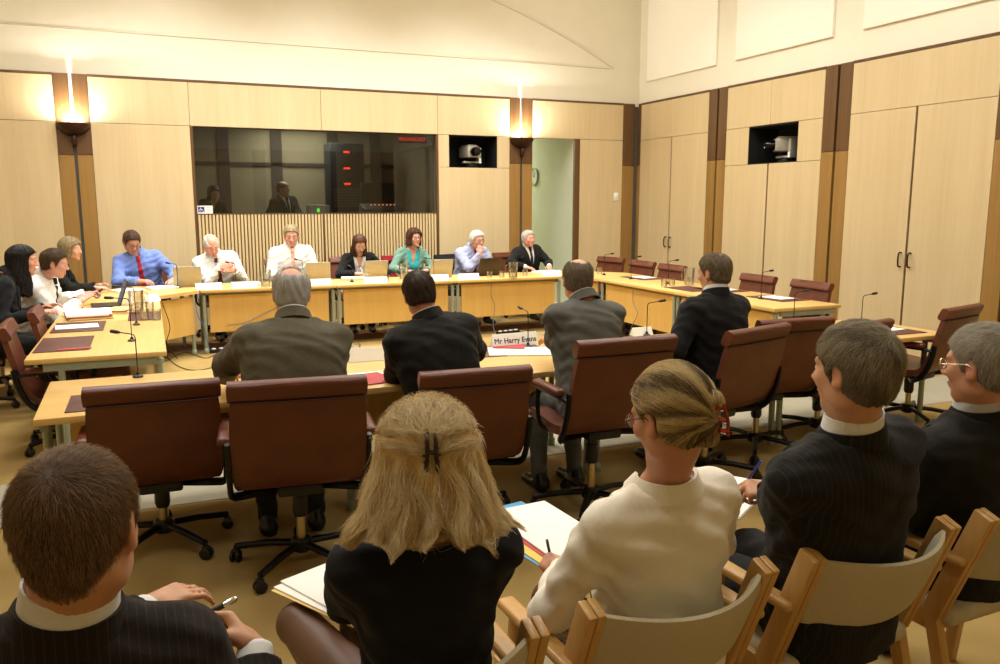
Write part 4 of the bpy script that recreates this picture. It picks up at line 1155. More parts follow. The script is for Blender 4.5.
        for q in (-1, 1):
            pts = [tuple(hl(q*.032+math.cos(a)*r, .098, .004+math.sin(a)*r*.75)) for a in np.linspace(0, 2*PI, 20)[:-1]]
            mb.add(pts, [tuple(range(19))])
        mb.build('lens', M['glass'], o); return o
    def held(s, name, mat, q, a, b, r, label, cat, tip=None):
        """thin rod held in hand q; a, b in hand units (x thumb side, y fingers, z back of hand)"""
        W, R, k = s.handR[q]
        pa, pb = [s.o+s.Rw @ (W+R @ (np.array(p)*k)) for p in (a, b)]
        t = thing(name, label, cat, tuple(pa)); d = pb-pa
        mb = MB(); mb.tube([(0, 0, 0), tuple(d*.8)], r, 10); mb.build('barrel', mat, t)
        mb = MB(); mb.tube([tuple(d*.8), tuple(d*.93), tuple(d)], [r, r*.9, r*.25], 10); mb.build('tip', tip or M['chrome'], t); return t
    def W(s, p): return s.o+s.Rw @ np.array(p)
# ---------------------------------------------------------------- cloth and hair materials
C_ = srgb
M['olive_suit'] = fabric('olive_grey_suiting', C_(82, 77, 60), C_(100, 94, 75), 900)
M['charcoal_suit'] = fabric('near_black_suiting', C_(24, 23, 20), C_(36, 34, 30), 900)
M['grey_suit'] = fabric('mid_grey_suiting', C_(84, 84, 76), C_(104, 103, 94), 900)
M['black_suit'] = fabric('black_suiting', C_(16, 16, 15), C_(26, 25, 23), 900)
M['pin_suit'] = fabric('pinstripe_suiting', C_(24, 23, 20), C_(34, 32, 28), 900, stripe=(.017, C_(96, 86, 66)))
M['pin_suit_brown'] = fabric('brown_pinstripe_suiting', C_(28, 23, 18), C_(38, 31, 25), 900, stripe=(.014, C_(98, 80, 58)))
M['cream_jacket'] = fabric('cream_jacket', C_(238, 230, 208), C_(248, 243, 226), 700, bmp=.15)
M['black_knit'] = fabric('black_knit', C_(14, 14, 15), C_(24, 24, 25), 600)
M['white_shirt'] = fabric('white_shirt', C_(220, 220, 214), C_(234, 234, 230), 800, bmp=.25)
M['blue_shirt'] = fabric('blue_shirt', C_(104, 128, 196), C_(122, 146, 212), 800)
M['lav_shirt'] = fabric('lavender_shirt', C_(150, 156, 186), C_(168, 174, 202), 800)
M['pale_shirt'] = fabric('pale_grey_shirt', C_(190, 192, 200), C_(206, 208, 214), 800)
M['teal_top'] = fabric('turquoise_top', C_(40, 170, 178), C_(56, 190, 196), 800)
M['teal_jacket'] = fabric('sea_green_jacket', C_(92, 130, 116), C_(118, 152, 136), 300)
M['red_tie'] = fabric('red_tie', C_(160, 30, 40), C_(184, 44, 52), 600)
M['brown_tie'] = fabric('brown_tie', C_(84, 40, 30), C_(104, 52, 40), 600)
M['pink_tie'] = fabric('pink_tie', C_(226, 168, 150), C_(238, 186, 168), 600)
M['maroon_tie'] = fabric('maroon_tie', C_(110, 24, 34), C_(130, 34, 42), 600)
M['navy_tie'] = fabric('navy_tie', C_(26, 28, 40), C_(44, 46, 58), 300)
M['trouser'] = fabric('dark_trousers', C_(24, 23, 22), C_(34, 32, 30), 900)
M['floral'] = fabric('brown_floral_skirt', C_(52, 36, 22), C_(150, 120, 78), 90)
M['shoe'] = plain('black_shoe', C_(18, 16, 15), .3)
H_ = {}
for n_, a_, b_ in (('brown', (52, 36, 22), (84, 60, 38)), ('darkbrown', (34, 26, 18), (58, 44, 30)), ('black', (14, 11, 11), (34, 26, 24)), ('grey', (112, 104, 90), (170, 162, 146)), ('white', (190, 186, 176), (228, 226, 218)),
                   ('greybrown', (74, 64, 48), (122, 110, 88)), ('blonde', (170, 130, 70), (228, 196, 130)), ('mixblonde', (92, 72, 44), (196, 170, 116)), ('sandy', (120, 104, 72), (176, 158, 118)), ('auburn', (58, 32, 20), (96, 58, 34)), ('silver', (150, 146, 138), (200, 198, 192))):
    H_[n_] = mat_hair('hair_'+n_, C_(*a_), C_(*b_))
# ---------------------------------------------------------------- outfits
def suit(p, jmat, shirt='white_shirt', tie=None, collar=True, seed=0, bell=None, cz=.078):
    p.body()
    p.cloth('trousers', M['trouser'] if bell is None else bell, .010, sleeves=False, hem=-.1, topz=.12, legs=True, fold=.003, seed=seed, h=max(p.h, .010))
    p.cloth('shirt', M[shirt], .004, sleeves=True, armoff=.003, cuff=-.012, fold=0, topz=.535, nk=.066, h=max(p.h, .007))
    p.cloth('jacket', jmat, .020, cuff=.028, vneck=(.16, .072), topz=.53, fold=.003, pads=1, seed=seed, armoff=.016)
    p.lapels(jmat, 'jacket', .16, .072)
    p.collar('shirt_collar', M[shirt], .0675, .006, cz, rise=.016, flare=.006, gap=.28)
    p.collar('jacket_collar', jmat, .072, -.012, .040, rise=.030, flare=.016, gap=.75, th=.007, rx=1.06)
    if tie: p.tie(M[tie])
    p.shoes(M['shoe'])
def shirtsleeves(p, shirt, tie=None, seed=0):
    p.body()
    p.cloth('trousers', M['trouser'], .010, sleeves=False, topz=.1, legs=True, fold=.003, seed=seed, h=max(p.h, .012))
    p.cloth('shirt', M[shirt], .013, cuff=.012, topz=.53, nk=.066, fold=.005, seed=seed, armoff=.014, puff=1.08)
    p.collar('shirt_collar', M[shirt], .0655, .000, .054, rise=.018, flare=.026, gap=.30, th=.006)
    if tie: p.tie(M[tie], z0=.02)
    p.shoes(M['shoe'])
def dress_jacket(p, jmat, top, seed=0, v=(.18, .075), skirt='trouser'):
    p.body()
    p.cloth('trousers', M[skirt], .010, sleeves=False, topz=.12, legs=True, fold=.003, seed=seed, h=max(p.h, .010))
    p.cloth('top', M[top], .004, sleeves=False, vneck=(.36, .05), topz=.50, fold=0, h=max(p.h, .007))
    p.cloth('jacket', jmat, .017, cuff=.022, vneck=v, topz=.53, fold=.004, seed=seed, armoff=.014)
    p.lapels(jmat, 'jacket', *v)
    p.collar('jacket_collar', jmat, .066, -.006, .038, rise=.03, flare=.022, gap=.8, th=.008, rx=1.08)
    p.shoes(M['shoe'])
# ---------------------------------------------------------------- single hairs combed over the hair surface
def gradf(f, P, e=.002):
    g = np.stack([f(P+A3(d)*e)-f(P-A3(d)*e) for d in ((1, 0, 0), (0, 1, 0), (0, 0, 1))], 1)
    return g/(ln(g)[:, None]+1e-9)
def strands(p, mats, count, steps, length, flow, lift=.003, rad=.00022, jit=.25, pick=None, seed=1, inset=.002, stop=None, split=None, gravity=0):
    r = np.random.default_rng(seed); f = p.hf; me = p.hairobj.data
    nv = len(me.vertices); co = np.empty(nv*3, f32); me.vertices.foreach_get('co', co); co = co.reshape(-1, 3)
    H, R, k = A3(p.H), A3(p.HF), p.hk; loc = lambda P: ((P-H) @ R)/k
    idx = r.integers(0, nv, count*2); X = co[idx]+r.normal(0, .0025, (count*2, 3)).astype(f32)
    if pick is not None: X = X[pick(loc(X), r)]
    X = X[:count]; n = len(X)
    for _ in range(2): X = X-gradf(f, X)*f(X)[:, None]
    X0 = X.copy(); g = gradf(f, X); pts = [X-g*inset]
    jv = r.normal(0, jit, (n, 3)).astype(f32); ln_ = (length*(.65+.6*r.random(n))).astype(f32)/steps; lf = (lift*(.2+1.2*r.random(n))).astype(f32)
    for i in range(steps):
        q = loc(X); v = (flow(q, r)+jv*(.4+.6*i/steps)).astype(f32); v /= ln(v)[:, None]+1e-9
        v = v @ R.T
        g = gradf(f, X); v = v-g*(v*g).sum(1)[:, None]*.9; v /= ln(v)[:, None]+1e-9
        X = X+v*ln_[:, None]
        X = X-gradf(f, X)*(f(X)-lf*(i+1)/steps)[:, None]*.8
        pts.append(X)
    A = np.stack(pts, 1)
    which = np.zeros(n, int) if split is None else split(loc(X0), r)
    for m_i, mat in enumerate(mats):
        B = A[which == m_i]
        if not len(B): continue
        cu = bpy.data.hair_curves.new('hair_strands'); cu.add_curves([steps+1]*len(B))
        cu.attributes['position'].data.foreach_set('vector', B.astype(f32).ravel())
        ra = cu.attributes.get('radius') or cu.attributes.new('radius', 'FLOAT', 'POINT')
        taper = np.linspace(1, .35, steps+1, dtype=f32)*rad
        ra.data.foreach_set('value', np.tile(taper, len(B)))
        cu.materials.append(mat)
        o = bpy.data.objects.new('hair_strands', cu); COL.objects.link(o); o.parent = p.hairobj; o['kind'] = 'stuff'
def whorl(c=(0.0, -.085, .095), fwd=.35):
    c = A3(c)
    def flow(q, r):
        d = q-c; d /= ln(d)[:, None]+1e-6
        top = np.clip((q[:, 2]-.06)/.06, 0, 1)
        return d+np.stack([0*top, fwd*top, -.5*(1-top)], 1)
    return flow
STR = lambda n, a, b: mat_strand('strand_'+n, C_(*a), C_(*b))
# ================================================================ AUDIENCE ROW
def at_top(px, py, z): return atz(px, py, z)
SZ = .55
def pen_in(p, q, mat, label, up=.06):
    return p.held('pen', mat, q, (.018, .055, .02+up), (.032, .118, -.062), .0042, label, 'pen')
# A1 crew-cut man
a1 = Person('man with a brown crew cut in a pinstriped jacket, seen from behind, pen in hand', (-.20, 1.42, SZ), at_top(71, 447, 1.318), .05, neckl=.055, head=(-.36, .20, -.07), hands=[atz(146, 610, .84), atz(255, 651, .85)], skin=(202, 150, 112), h=.0065, bulk=1.06,
            hpose=('relax', 'pen'), hdir=[(.85, .4, .12), (-.40, .70, .45)], hnorm=[(.1, .3, -1), (-.85, -.1, -.4)])
suit(a1, M['pin_suit_brown'], seed=1, cz=.086)
a1.hair(H_['brown'], thick=.010, front=.05, nape=-.088, nw=.046, wave=.0008, h=.005)
strands(a1, [STR('crew', (80, 58, 34), (158, 122, 80))], 15000, 5, .020, whorl(fwd=.5), lift=.006, rad=.00026, jit=.3)
# A2 blonde
def a2x(q, d):
    t = np.clip((.05-q[:, 2])/.25, 0, 1); A = .098+.066*t**1.1+.016*np.clip((t-.45)/.2, 0, 1)**2; D = .104+.008*t; c = -.030-.022*t
    x, y = q[:, 0], q[:, 1]-c
    rr = np.sqrt((x/A)**2+(y/D)**2); e = (rr-1)*np.minimum(A, D)
    zb = -.116+.014*np.sin(np.arctan2(x, -y)*5+1)+.008*np.sin(x*90)
    e = np.maximum(e, np.maximum(q[:, 2]-.06, zb-q[:, 2]))
    e = np.maximum(e, q[:, 1]-.045+.10*np.clip(np.abs(x)/.11, 0, 1)**3*0)
    e = np.maximum(e, -s_ell(q, (0, .03, -.15), (.062, .07, .14)))
    d = sminp(d, e, .02)
    d = sminp(d, s_ell(q, (.0, -.122, -.02), (.030, .016, .034)), .012)
    pin = np.sqrt(q[:, 0]**2+(q[:, 2]-.035)**2)                      # hair pulled in at the clip
    d = d+.009*np.exp(-(pin/.022)**2)*(q[:, 1] < -.05)
    w = .0055*np.sin(np.arctan2(q[:, 0], -(q[:, 1]+.03))*16+q[:, 2]*14+2*np.sin(q[:, 2]*30))*np.clip((.02-q[:, 2])/.08, 0, 1)
    return d+w
M['hosiery'] = plain('tan_hosiery', C_(92, 60, 40), .5)
a2 = Person('blonde woman in a black top seen from behind, hair half up in a dark clip', (.50, 1.58, SZ), at_top(426, 401, 1.30), -.10, neckl=.045, head=(-.15, .22, 0), hands=[(.40, 1.98, .70), (.66, 1.96, .68)], knees=[(.30, 2.07, .575), (.47, 2.08, .545)], feet=[(.45, 2.30, .12), (.40, 2.12, .09)], sex='f', skin=(196, 132, 92), h=.0065,
            hpose=('relax', 'relax'), pole=[(-.15, -.9, -.7), (.5, -.6, -.9)], bulk=1.0, hdir=[(.3, .8, -.1), (-.2, .9, -.1)])
a2.body(); a2.cloth('tights', M['hosiery'], .003, sleeves=False, topz=.02, legs=True, fold=0, h=.009); a2.cloth('skirt', M['black_knit'], .016, sleeves=False, topz=.14, h=.01)
a2.cloth('top', M['black_knit'], .014, armoff=.013, short=.93, fold=.004, topz=.54, nk=.062, seed=3, puff=1.1); a2.shoes(M['shoe'])
a2.hair(H_['blonde'], thick=.022, vol=(1.04, 1.02, .96), front=.07, side=.02, nape=-.12, wave=.001, extra=a2x, low=.12, h=.005)
def a2flow(q, r):
    clip = A3((.0, -.118, .038)); v = clip-q; d = ln(v); v = v/(d[:, None]+1e-6)
    az = np.abs(np.arctan2(q[:, 0], -(q[:, 1]+.02)))
    up = np.clip((q[:, 2]-(.012+.012*az))/.02, 0, 1)*np.clip((d-.012)/.01, 0, 1)
    dn = np.stack([q[:, 0]*2.6+.42*np.sin(q[:, 2]*55+q[:, 0]*60), np.minimum(q[:, 1]+.03, 0)*1.5+.2*np.sin(q[:, 2]*60+q[:, 0]*60), -np.ones(len(q))], 1)
    return v*up[:, None]+dn*(1-up)[:, None]
strands(a2, [STR('blonde_light', (230, 206, 150), (250, 238, 200)), STR('blonde_dark', (176, 146, 94), (216, 188, 132))], 17000, 12, .088, a2flow, lift=.011, rad=.00030, jit=.26,
        split=lambda q, r: ((np.sin(np.arctan2(q[:, 0], -(q[:, 1]+.02))*14+q[:, 2]*20)+r.normal(0, .7, len(q))) > .35).astype(int))
mb = MB()
for q in (-1, 1):
    for j in range(6):
        z = .068-.0125*j
        mb.tube(smooth_path([tuple(a2.hl(q*.006, -.144, z)), tuple(a2.hl(q*.012, -.140, z)), tuple(a2.hl(q*.021, -.122, z-.001))], 3), .0026, 6)
    mb.tube(smooth_path([tuple(a2.hl(q*.008, -.134, .078)), tuple(a2.hl(q*.008, -.147, .055)), tuple(a2.hl(q*.009, -.147, .02)), tuple(a2.hl(q*.011, -.136, -.004))], 4), .0042, 7)
mb.tube([tuple(a2.hl(-.008, -.147, .036)), tuple(a2.hl(.008, -.147, .036))], .004, 8)
mb.build('hair_clip', plain('dark_tortoise', C_(48, 22, 16), .25), a2.obj)
# A3 cream jacket
def a3x(q, d):
    d = sminp(d, s_ell(q, (.006, -.104, -.012), (.030, .030, .066)), .016)
    d = sminp(d, s_ell(q, (.020, -.128, .030), (.021, .018, .020)), .006)
    return d+.0022*np.sin(np.arctan2(q[:, 0]-.01, q[:, 2]+.02)*13+q[:, 1]*30)*np.clip(-(q[:, 1]-.03)/.08, 0, 1)
a3 = Person('woman in a cream jacket writing on white paper, streaked blonde hair twisted up', (1.14, 1.63, SZ), at_top(664, 364, 1.315), .06, neckl=.085, width=1.20, head=(.16, .28, .0), hands=[atz(562, 568, .69), (1.35, 1.95, .66)], sex='f', skin=(200, 146, 114), h=.0065,
            hpose=('pen', 'relax'), hdir=[(-.30, .9, .0), (-.3, .9, 0)], hnorm=[(.55, .1, -.8), (-.1, 0, -1)], pole=[(-.8, -.2, -1), (1, -.4, -.8)], bulk=1.03)
dress_jacket(a3, M['cream_jacket'], 'white_shirt', seed=2, skirt='floral')
a3.hair(H_['mixblonde'], thick=.014, front=.058, side=.0, nape=-.070, wave=.0008, extra=a3x, h=.005)
def a3flow(q, r):
    v = A3((.010, -.118, -.004))-q; v = v/(ln(v)[:, None]+1e-6); lo = np.clip((-.03-q[:, 2])/.03, 0, 1)
    return v+np.stack([0*lo, -.3+0*lo, .9*lo-.25*(1-lo)], 1)
strands(a3, [STR('ash_light', (190, 162, 102), (236, 216, 164)), STR('ash_dark', (70, 52, 32), (128, 102, 64))], 13000, 10, .065, a3flow, lift=.003, rad=.00028, jit=.10,
        split=lambda q, r: ((np.sin(np.arctan2(q[:, 0]-.01, q[:, 2]-.01)*9+1.0)+r.normal(0, .45, len(q))) > (.35-.9*np.clip((-.02-q[:, 2])/.04, 0, 1))).astype(int))
mb = MB()
for z in (.008, -.02, -.045):
    mb.tube(smooth_path([tuple(a3.hl(.006, -.137, z+.006)), tuple(a3.hl(.030, -.136, z)), tuple(a3.hl(.048, -.115, z-.004))], 4), .0055, 8)
mb.tube(smooth_path([tuple(a3.hl(.030, -.140, .016)), tuple(a3.hl(.036, -.140, -.02)), tuple(a3.hl(.030, -.136, -.056))], 4), .004, 7)
mb.build('hair_clip', plain('red_tortoise', C_(148, 44, 18), .15, vary=.5, nscale=90), a3.obj)
a3.glasses(M['bronze'])
# A4 pinstripe
a4 = Person('man with short grey-brown hair in a dark pinstriped suit with a notepad', (1.73, 1.64, SZ), at_top(858, 322, 1.385), .10, neckl=.05, head=(.10, .06, .02), hands=[atz(772, 494, .70), (1.98, 1.98, .64)], skin=(204, 152, 116), h=.0065, bulk=1.08,
            hpose=('pen', 'relax'), hdir=[(-.85, .5, .05), (-.3, .9, 0)], hnorm=[(.25, .35, -.9), (-.1, 0, -1)], pole=[(-.9, -.5, -.8), (.8, -.4, -.9)])
suit(a4, M['pin_suit'], tie=None, seed=4)
a4.hair(H_['greybrown'], thick=.014, front=.05, nape=-.07, wave=.0014, h=.005)
strands(a4, [STR('pepper_light', (142, 130, 106), (196, 186, 164)), STR('pepper_dark', (82, 70, 52), (132, 116, 92))], 12000, 6, .032, whorl(fwd=.9), lift=.005, rad=.00028, jit=.28,
        split=lambda q, r: ((np.sin(q[:, 0]*70+q[:, 2]*50)+r.normal(0, .8, len(q))+np.clip(-q[:, 2]/.04, -.6, 1)) > .1).astype(int))
# A5 grey hair, glasses
a5 = Person('grey-haired man in rimless glasses and dark suit at the right edge', (2.38, 1.72, SZ), at_top(984, 323, 1.330), .10, neckl=.04, head=(.12, .10, .0), hands=[(2.2, 2.0, .65), (2.55, 2.0, .65)], skin=(204, 148, 118), h=.0065, bulk=1.05)
suit(a5, M['charcoal_suit'], shirt='pale_shirt', seed=5)
a5.hair(H_['grey'], thick=.010, front=.056, nape=-.066, wave=.0010, h=.005)
strands(a5, [STR('silver_light', (160, 152, 134), (214, 208, 192)), STR('silver_dark', (104, 94, 78), (150, 140, 120))], 11000, 6, .024, whorl(fwd=.6), lift=.006, rad=.00028, jit=.3,
        split=lambda q, r: (r.random(len(q)) > .62-.5*np.clip(-q[:, 2]/.06, -.5, 1)).astype(int))
a5.glasses(M['brass'])
# ================================================================ WITNESS ROW (backs to the camera)
f1 = Person('grey-haired man in an olive grey suit hunched over the witness table, back to the camera', (.57, 3.72, .58), at_top(291, 267, 1.375), -.05, head=(-.10, .25, .02), hands=[(.30, 4.40, .765), (.80, 4.46, .765)], skin=(214, 146, 112), h=.0075, bulk=1.2, belly=.03,
            pole=[(-1.4, -.1, -.5), (1.4, -.1, -.5)], hdir=[(.5, .8, 0), (-.5, .8, 0)])
suit(f1, M['olive_suit'], seed=6, cz=.055)
f1.hair(H_['silver'], thick=.012, front=.05, nape=-.062, crown=((0, -.062, .104), (.050, .050, .056)), wave=.0018)
f2 = Person('man with dark cropped hair in a black suit from behind, left of the name card', (1.40, 3.90, .55), at_top(415, 271, 1.325), .0, head=(-.16, .30, -.14), hands=[(1.30, 4.42, .765), (1.62, 4.44, .765)], skin=(212, 148, 112), h=.0075, bulk=1.12,
            pole=[(-.5, -.5, -.8), (1.2, -.2, -.6)], hdir=[(.4, .9, 0), (-.4, .9, 0)])
suit(f2, M['charcoal_suit'], seed=7, cz=.050)
f2.hair(H_['darkbrown'], thick=.010, front=.05, nape=-.058, wave=.0012)
f3 = Person('balding man in a mid-grey suit, back to the camera, behind the name card', (2.17, 3.80, .63), at_top(578, 258, 1.375), .05, head=(-.30, .18, .04), hands=[atz(545, 347, .77)+np.array([0, -.1, 0]), (2.50, 4.55, .765)], skin=(216, 150, 116), h=.0075, bulk=1.08, hpose=('relax', 'relax'), hdir=[(-.15, .95, .1), (-.3, .9, 0)],
            pole=[(-.3, -.9, -.8), (1.0, -.2, -.6)])
suit(f3, M['grey_suit'], seed=8, bell=M['grey_suit'], cz=.052)
f3.hair(H_['greybrown'], thick=.009, front=.05, nape=-.060, crown=((0, -.03, .112), (.05, .072, .048)), wave=.0014)
f4 = Person('man in a black suit turned left with thinning brown hair, at the witness table', (3.12, 3.96, .58), at_top(713, 252, 1.385), .12, head=(.22, .16, .0), hands=[atz(678, 353, .77), (3.45, 4.5, .77)], skin=(202, 150, 116), h=.0075, bulk=1.1, hdir=[(.2, .95, 0), (-.3, .9, 0)], pole=[(-.9, -.4, -.8), (1, -.2, -.7)])
suit(f4, M['black_suit'], seed=9, cz=.066)
f4.hair(H_['greybrown'], thick=.009, front=.056, nape=-.066, crown=((0, -.045, .120), (.028, .034, .030)), wave=.0014)
# ================================================================ BACK ROW (facing the camera)
HB = .0085
bx = lambda px, py, Y=10.62: atY(px, py, Y)
b1 = Person('man in a blue shirt and red tie looking down at his papers', (-.10, 10.92, SZ), bx(133, 232, 10.55), PI+.12, head=(.25, .55, .0), hands=[(.22, 10.36, .775), (-.14, 10.34, .775)], skin=(202, 150, 126), h=HB, bulk=1.16, belly=.03, pole=[(-1.1, -.2, -.7), (1.1, -.2, -.7)])
shirtsleeves(b1, 'blue_shirt', 'red_tie', 11); b1.hair(H_['brown'], thick=.013, front=.062, nape=-.06); b1.glasses(M['bronze'], lens=False)
b2 = Person('bald man with white side hair in a white shirt, holding his brown tie', (.80, 10.95, SZ), bx(211, 236, 10.52), PI+.1, head=(.20, .55, .12), hands=[(.93, 10.44, .87), (.80, 10.44, .92)], skin=(224, 162, 140), h=HB, bulk=1.16, belly=.04, hpose=('relax', 'grip'), hdir=[(-.8, -.3, .1), (.8, -.3, .2)], hnorm=[(-.2, .9, -.2), (.1, .9, -.3)])
shirtsleeves(b2, 'white_shirt', 'brown_tie', 12); b2.browc = (200, 196, 188); b2.hair(H_['white'], thick=.008, front=.02, nape=-.06, crown=((0, .035, .112), (.060, .12, .088)))
b3 = Person('man with short grey-brown hair in a white shirt and pink tie', (1.69, 10.95, SZ), bx(291, 225, 10.66), PI-.02, head=(-.10, .30, .0), hands=[(1.84, 10.48, .775), (1.54, 10.48, .775)], skin=(208, 156, 136), h=HB, bulk=1.1)
shirtsleeves(b3, 'white_shirt', 'pink_tie', 13); b3.hair(H_['sandy'], thick=.012, front=.064, nape=-.06)
def long_hair(w=.086, wd=.03, zb=-.15, dep=.092, open_=.060, fy=.062):
    def ex(q, d):
        t = np.clip((.04-q[:, 2])/.2, 0, 1); A = w+wd*t; D = dep+.005*t; y = q[:, 1]+.028
        e = (np.sqrt((q[:, 0]/A)**2+(y/D)**2)-1)*np.minimum(A, D)
        e = np.maximum(e, np.maximum(q[:, 2]-.06, zb+.012*np.sin(q[:, 0]*70)-q[:, 2]))
        e = np.maximum(e, -s_ell(q, (0, fy, -.05), (open_, .085, .115)))
        e = np.maximum(e, -s_ell(q, (0, .0, -.14), (.056, .065, .10)))
        return sminp(d, e, .015)+.0022*np.sin(np.arctan2(q[:, 0], y)*22+q[:, 2]*24)
    return ex
b4 = Person('woman with shoulder-length brown hair in a black jacket, writing', (2.56, 10.92, SZ), bx(360, 236, 10.50), PI-.1, head=(.10, .55, .05), hands=[(2.68, 10.42, .775), (2.42, 10.36, .775)], sex='f', skin=(208, 160, 132), h=HB, hpose=('relax', 'pen'), pole=[(-1, -.1, -.8), (1.2, -.1, -.7)])
dress_jacket(b4, M['black_suit'], 'white_shirt', 14, v=(.10, .085)); b4.hair(H_['auburn'], thick=.017, front=.070, side=.0, nape=-.09, extra=long_hair(), low=.08)
b5 = Person('woman with curly brown hair in a turquoise top and sea-green jacket', (3.27, 10.92, SZ), bx(414, 229, 10.72), PI+.05, head=(.16, .0, .0), hands=[(3.40, 10.48, .775), (3.14, 10.48, .775)], sex='f', skin=(208, 158, 132), h=HB, hdir=[(-.8, -.4, 0), (.8, -.4, 0)], pole=[(-1.1, -.1, -.8), (1.1, -.1, -.8)])
def curly(q, d): return d+.010*np.sin(q[:, 0]*95+2*np.sin(q[:, 2]*60))*np.sin(q[:, 2]*90+2*np.sin(q[:, 1]*70))*np.cos(q[:, 1]*85)
b5.body(); b5.cloth('trousers', M['trouser'], .01, sleeves=False, topz=.12, legs=True, h=.012)
b5.cloth('top', M['teal_top'], .006, sleeves=False, vneck=(.30, .045), topz=.50, fold=.001)
b5.cloth('jacket', M['teal_jacket'], .018, cuff=.022, vneck=(.02, .095), topz=.53, fold=.004, seed=15, armoff=.015); b5.lapels(M['teal_jacket'], 'jacket', .02, .095); b5.shoes(M['shoe'])
b5.hair(H_['auburn'], thick=.028, front=.062, side=-.02, nape=-.085, extra=lambda q, d: curly(q, long_hair(.098, .012, -.085)(q, d))); b5.glasses(M['bronze'], lens=False)
b6 = Person('white-haired man in a lavender shirt and maroon tie, chin resting on his hand', (4.13, 10.95, SZ), bx(477, 231, 10.58), PI+.18, head=(.04, .10, .06), hands=[(4.30, 10.46, .77), (4.17, 10.47, .985)], skin=(208, 156, 134), h=HB, bulk=1.12, hpose=('relax', 'fist'), hdir=[(-.8, -.3, 0), (.12, .10, 1)], hnorm=[(0, 0, -1), (.2, 1, .0)], pole=[(-1, -.1, -.8), (.5, .5, -1.4)])
shirtsleeves(b6, 'lav_shirt', 'maroon_tie', 16); b6.browc = (190, 186, 178); b6.hair(H_['white'], thick=.018, front=.062, nape=-.065, vol=(1.05, 1.0, 1.02), wave=.003); b6.glasses(M['bronze'], lens=False)
b7 = Person('silver-haired man in black suit and dark tie seated in front of the doorway', (5.10, 11.0, SZ), bx(528, 230, 10.80), PI+.22, head=(.05, .02, .04), hands=[(5.28, 10.56, .77), (4.90, 10.54, .77)], skin=(218, 154, 130), h=HB, bulk=1.15, pole=[(-1.1, -.1, -.7), (1.3, .2, -.6)])
suit(b7, M['black_suit'], tie='navy_tie', seed=17); b7.hair(H_['silver'], thick=.011, front=.064, nape=-.06)
# ================================================================ LEFT ROW (facing right)
l1 = Person('woman with long straight black hair in a black jacket at the left edge', (-1.30, 7.62, SZ), at_top(22, 245, 1.335), -PI/2+.15, head=(-.06, .10, 0), hands=[(-.84, 7.85, .80), (-.86, 7.42, .80)], sex='f', skin=(218, 156, 128), h=HB)
dress_jacket(l1, M['black_knit'], 'white_shirt', 18)
l1.hair(H_['black'], thick=.015, front=.06, side=.0, nape=-.10, extra=long_hair(.084, .030, -.27, .094, .060, .066), low=.14)
l2 = Person('man with short brown hair in a white shirt typing at the left row', (-1.10, 8.40, SZ), at_top(56, 249, 1.275), -PI/2-.05, head=(.0, .22, 0), hands=[(-.58, 8.60, .82), (-.62, 8.25, .79)], skin=(208, 156, 134), h=HB, bulk=1.14, belly=.03, hpose=('grip', 'flat'))
shirtsleeves(l2, 'white_shirt', 'navy_tie', 19); l2.hair(H_['brown'], thick=.013, front=.062, nape=-.062)
l3 = Person('woman with short ash-blonde hair in black seated beyond the man in white', (-1.12, 9.85, SZ), at_top(70, 238, 1.305), -PI/2-.35, head=(-.05, .05, 0), hands=[(-.55, 10.0, .775), (-.55, 9.7, .775)], sex='f', skin=(208, 160, 136), h=.010)
dress_jacket(l3, M['black_suit'], 'black_knit', 20, v=(.2, .08)); l3.hair(H_['sandy'], thick=.022, front=.052, nape=-.085, vol=(1.05, 1.02, 1.03), wave=.003, extra=long_hair(.088, .0, -.07))
# ================================================================ IN THE BOOTH (raised floor)
BF = .72
def booth_person(p, shirt='white_shirt', jm='charcoal_suit', tie=None, f=False):
    (dress_jacket(p, M[jm], 'black_knit') if f else suit(p, M[jm], shirt, tie)); p.obj.location.z = BF
t_ = atY(283, 181, 13.0); n1 = Person('balding man in a suit and white shirt inside the booth behind the glass', (1.95, 13.12, .55), (t_[0], t_[1], t_[2]-BF), PI+.5, head=(.25, .05, 0), hands=[(2.15, 12.72, .76), (1.8, 12.72, .76)], skin=(206, 150, 118), h=.011)
booth_person(n1, tie='navy_tie'); n1.hair(H_['greybrown'], thick=.007, front=.03, nape=-.06, crown=((0, .02, .11), (.055, .075, .05)))
t_ = atY(214, 186, 13.0); n2 = Person('dark-haired person in the shadowed left end of the booth', (.86, 13.12, .55), (t_[0], t_[1], t_[2]-BF), PI+.1, head=(.2, .2, 0), hands=[(1.05, 12.72, .76), (.7, 12.72, .76)], sex='f', skin=(206, 150, 118), h=.011)
booth_person(n2, jm='black_knit', f=True); n2.hair(H_['darkbrown'], thick=.02, front=.055, nape=-.085, extra=long_hair(.09, .0, -.08))

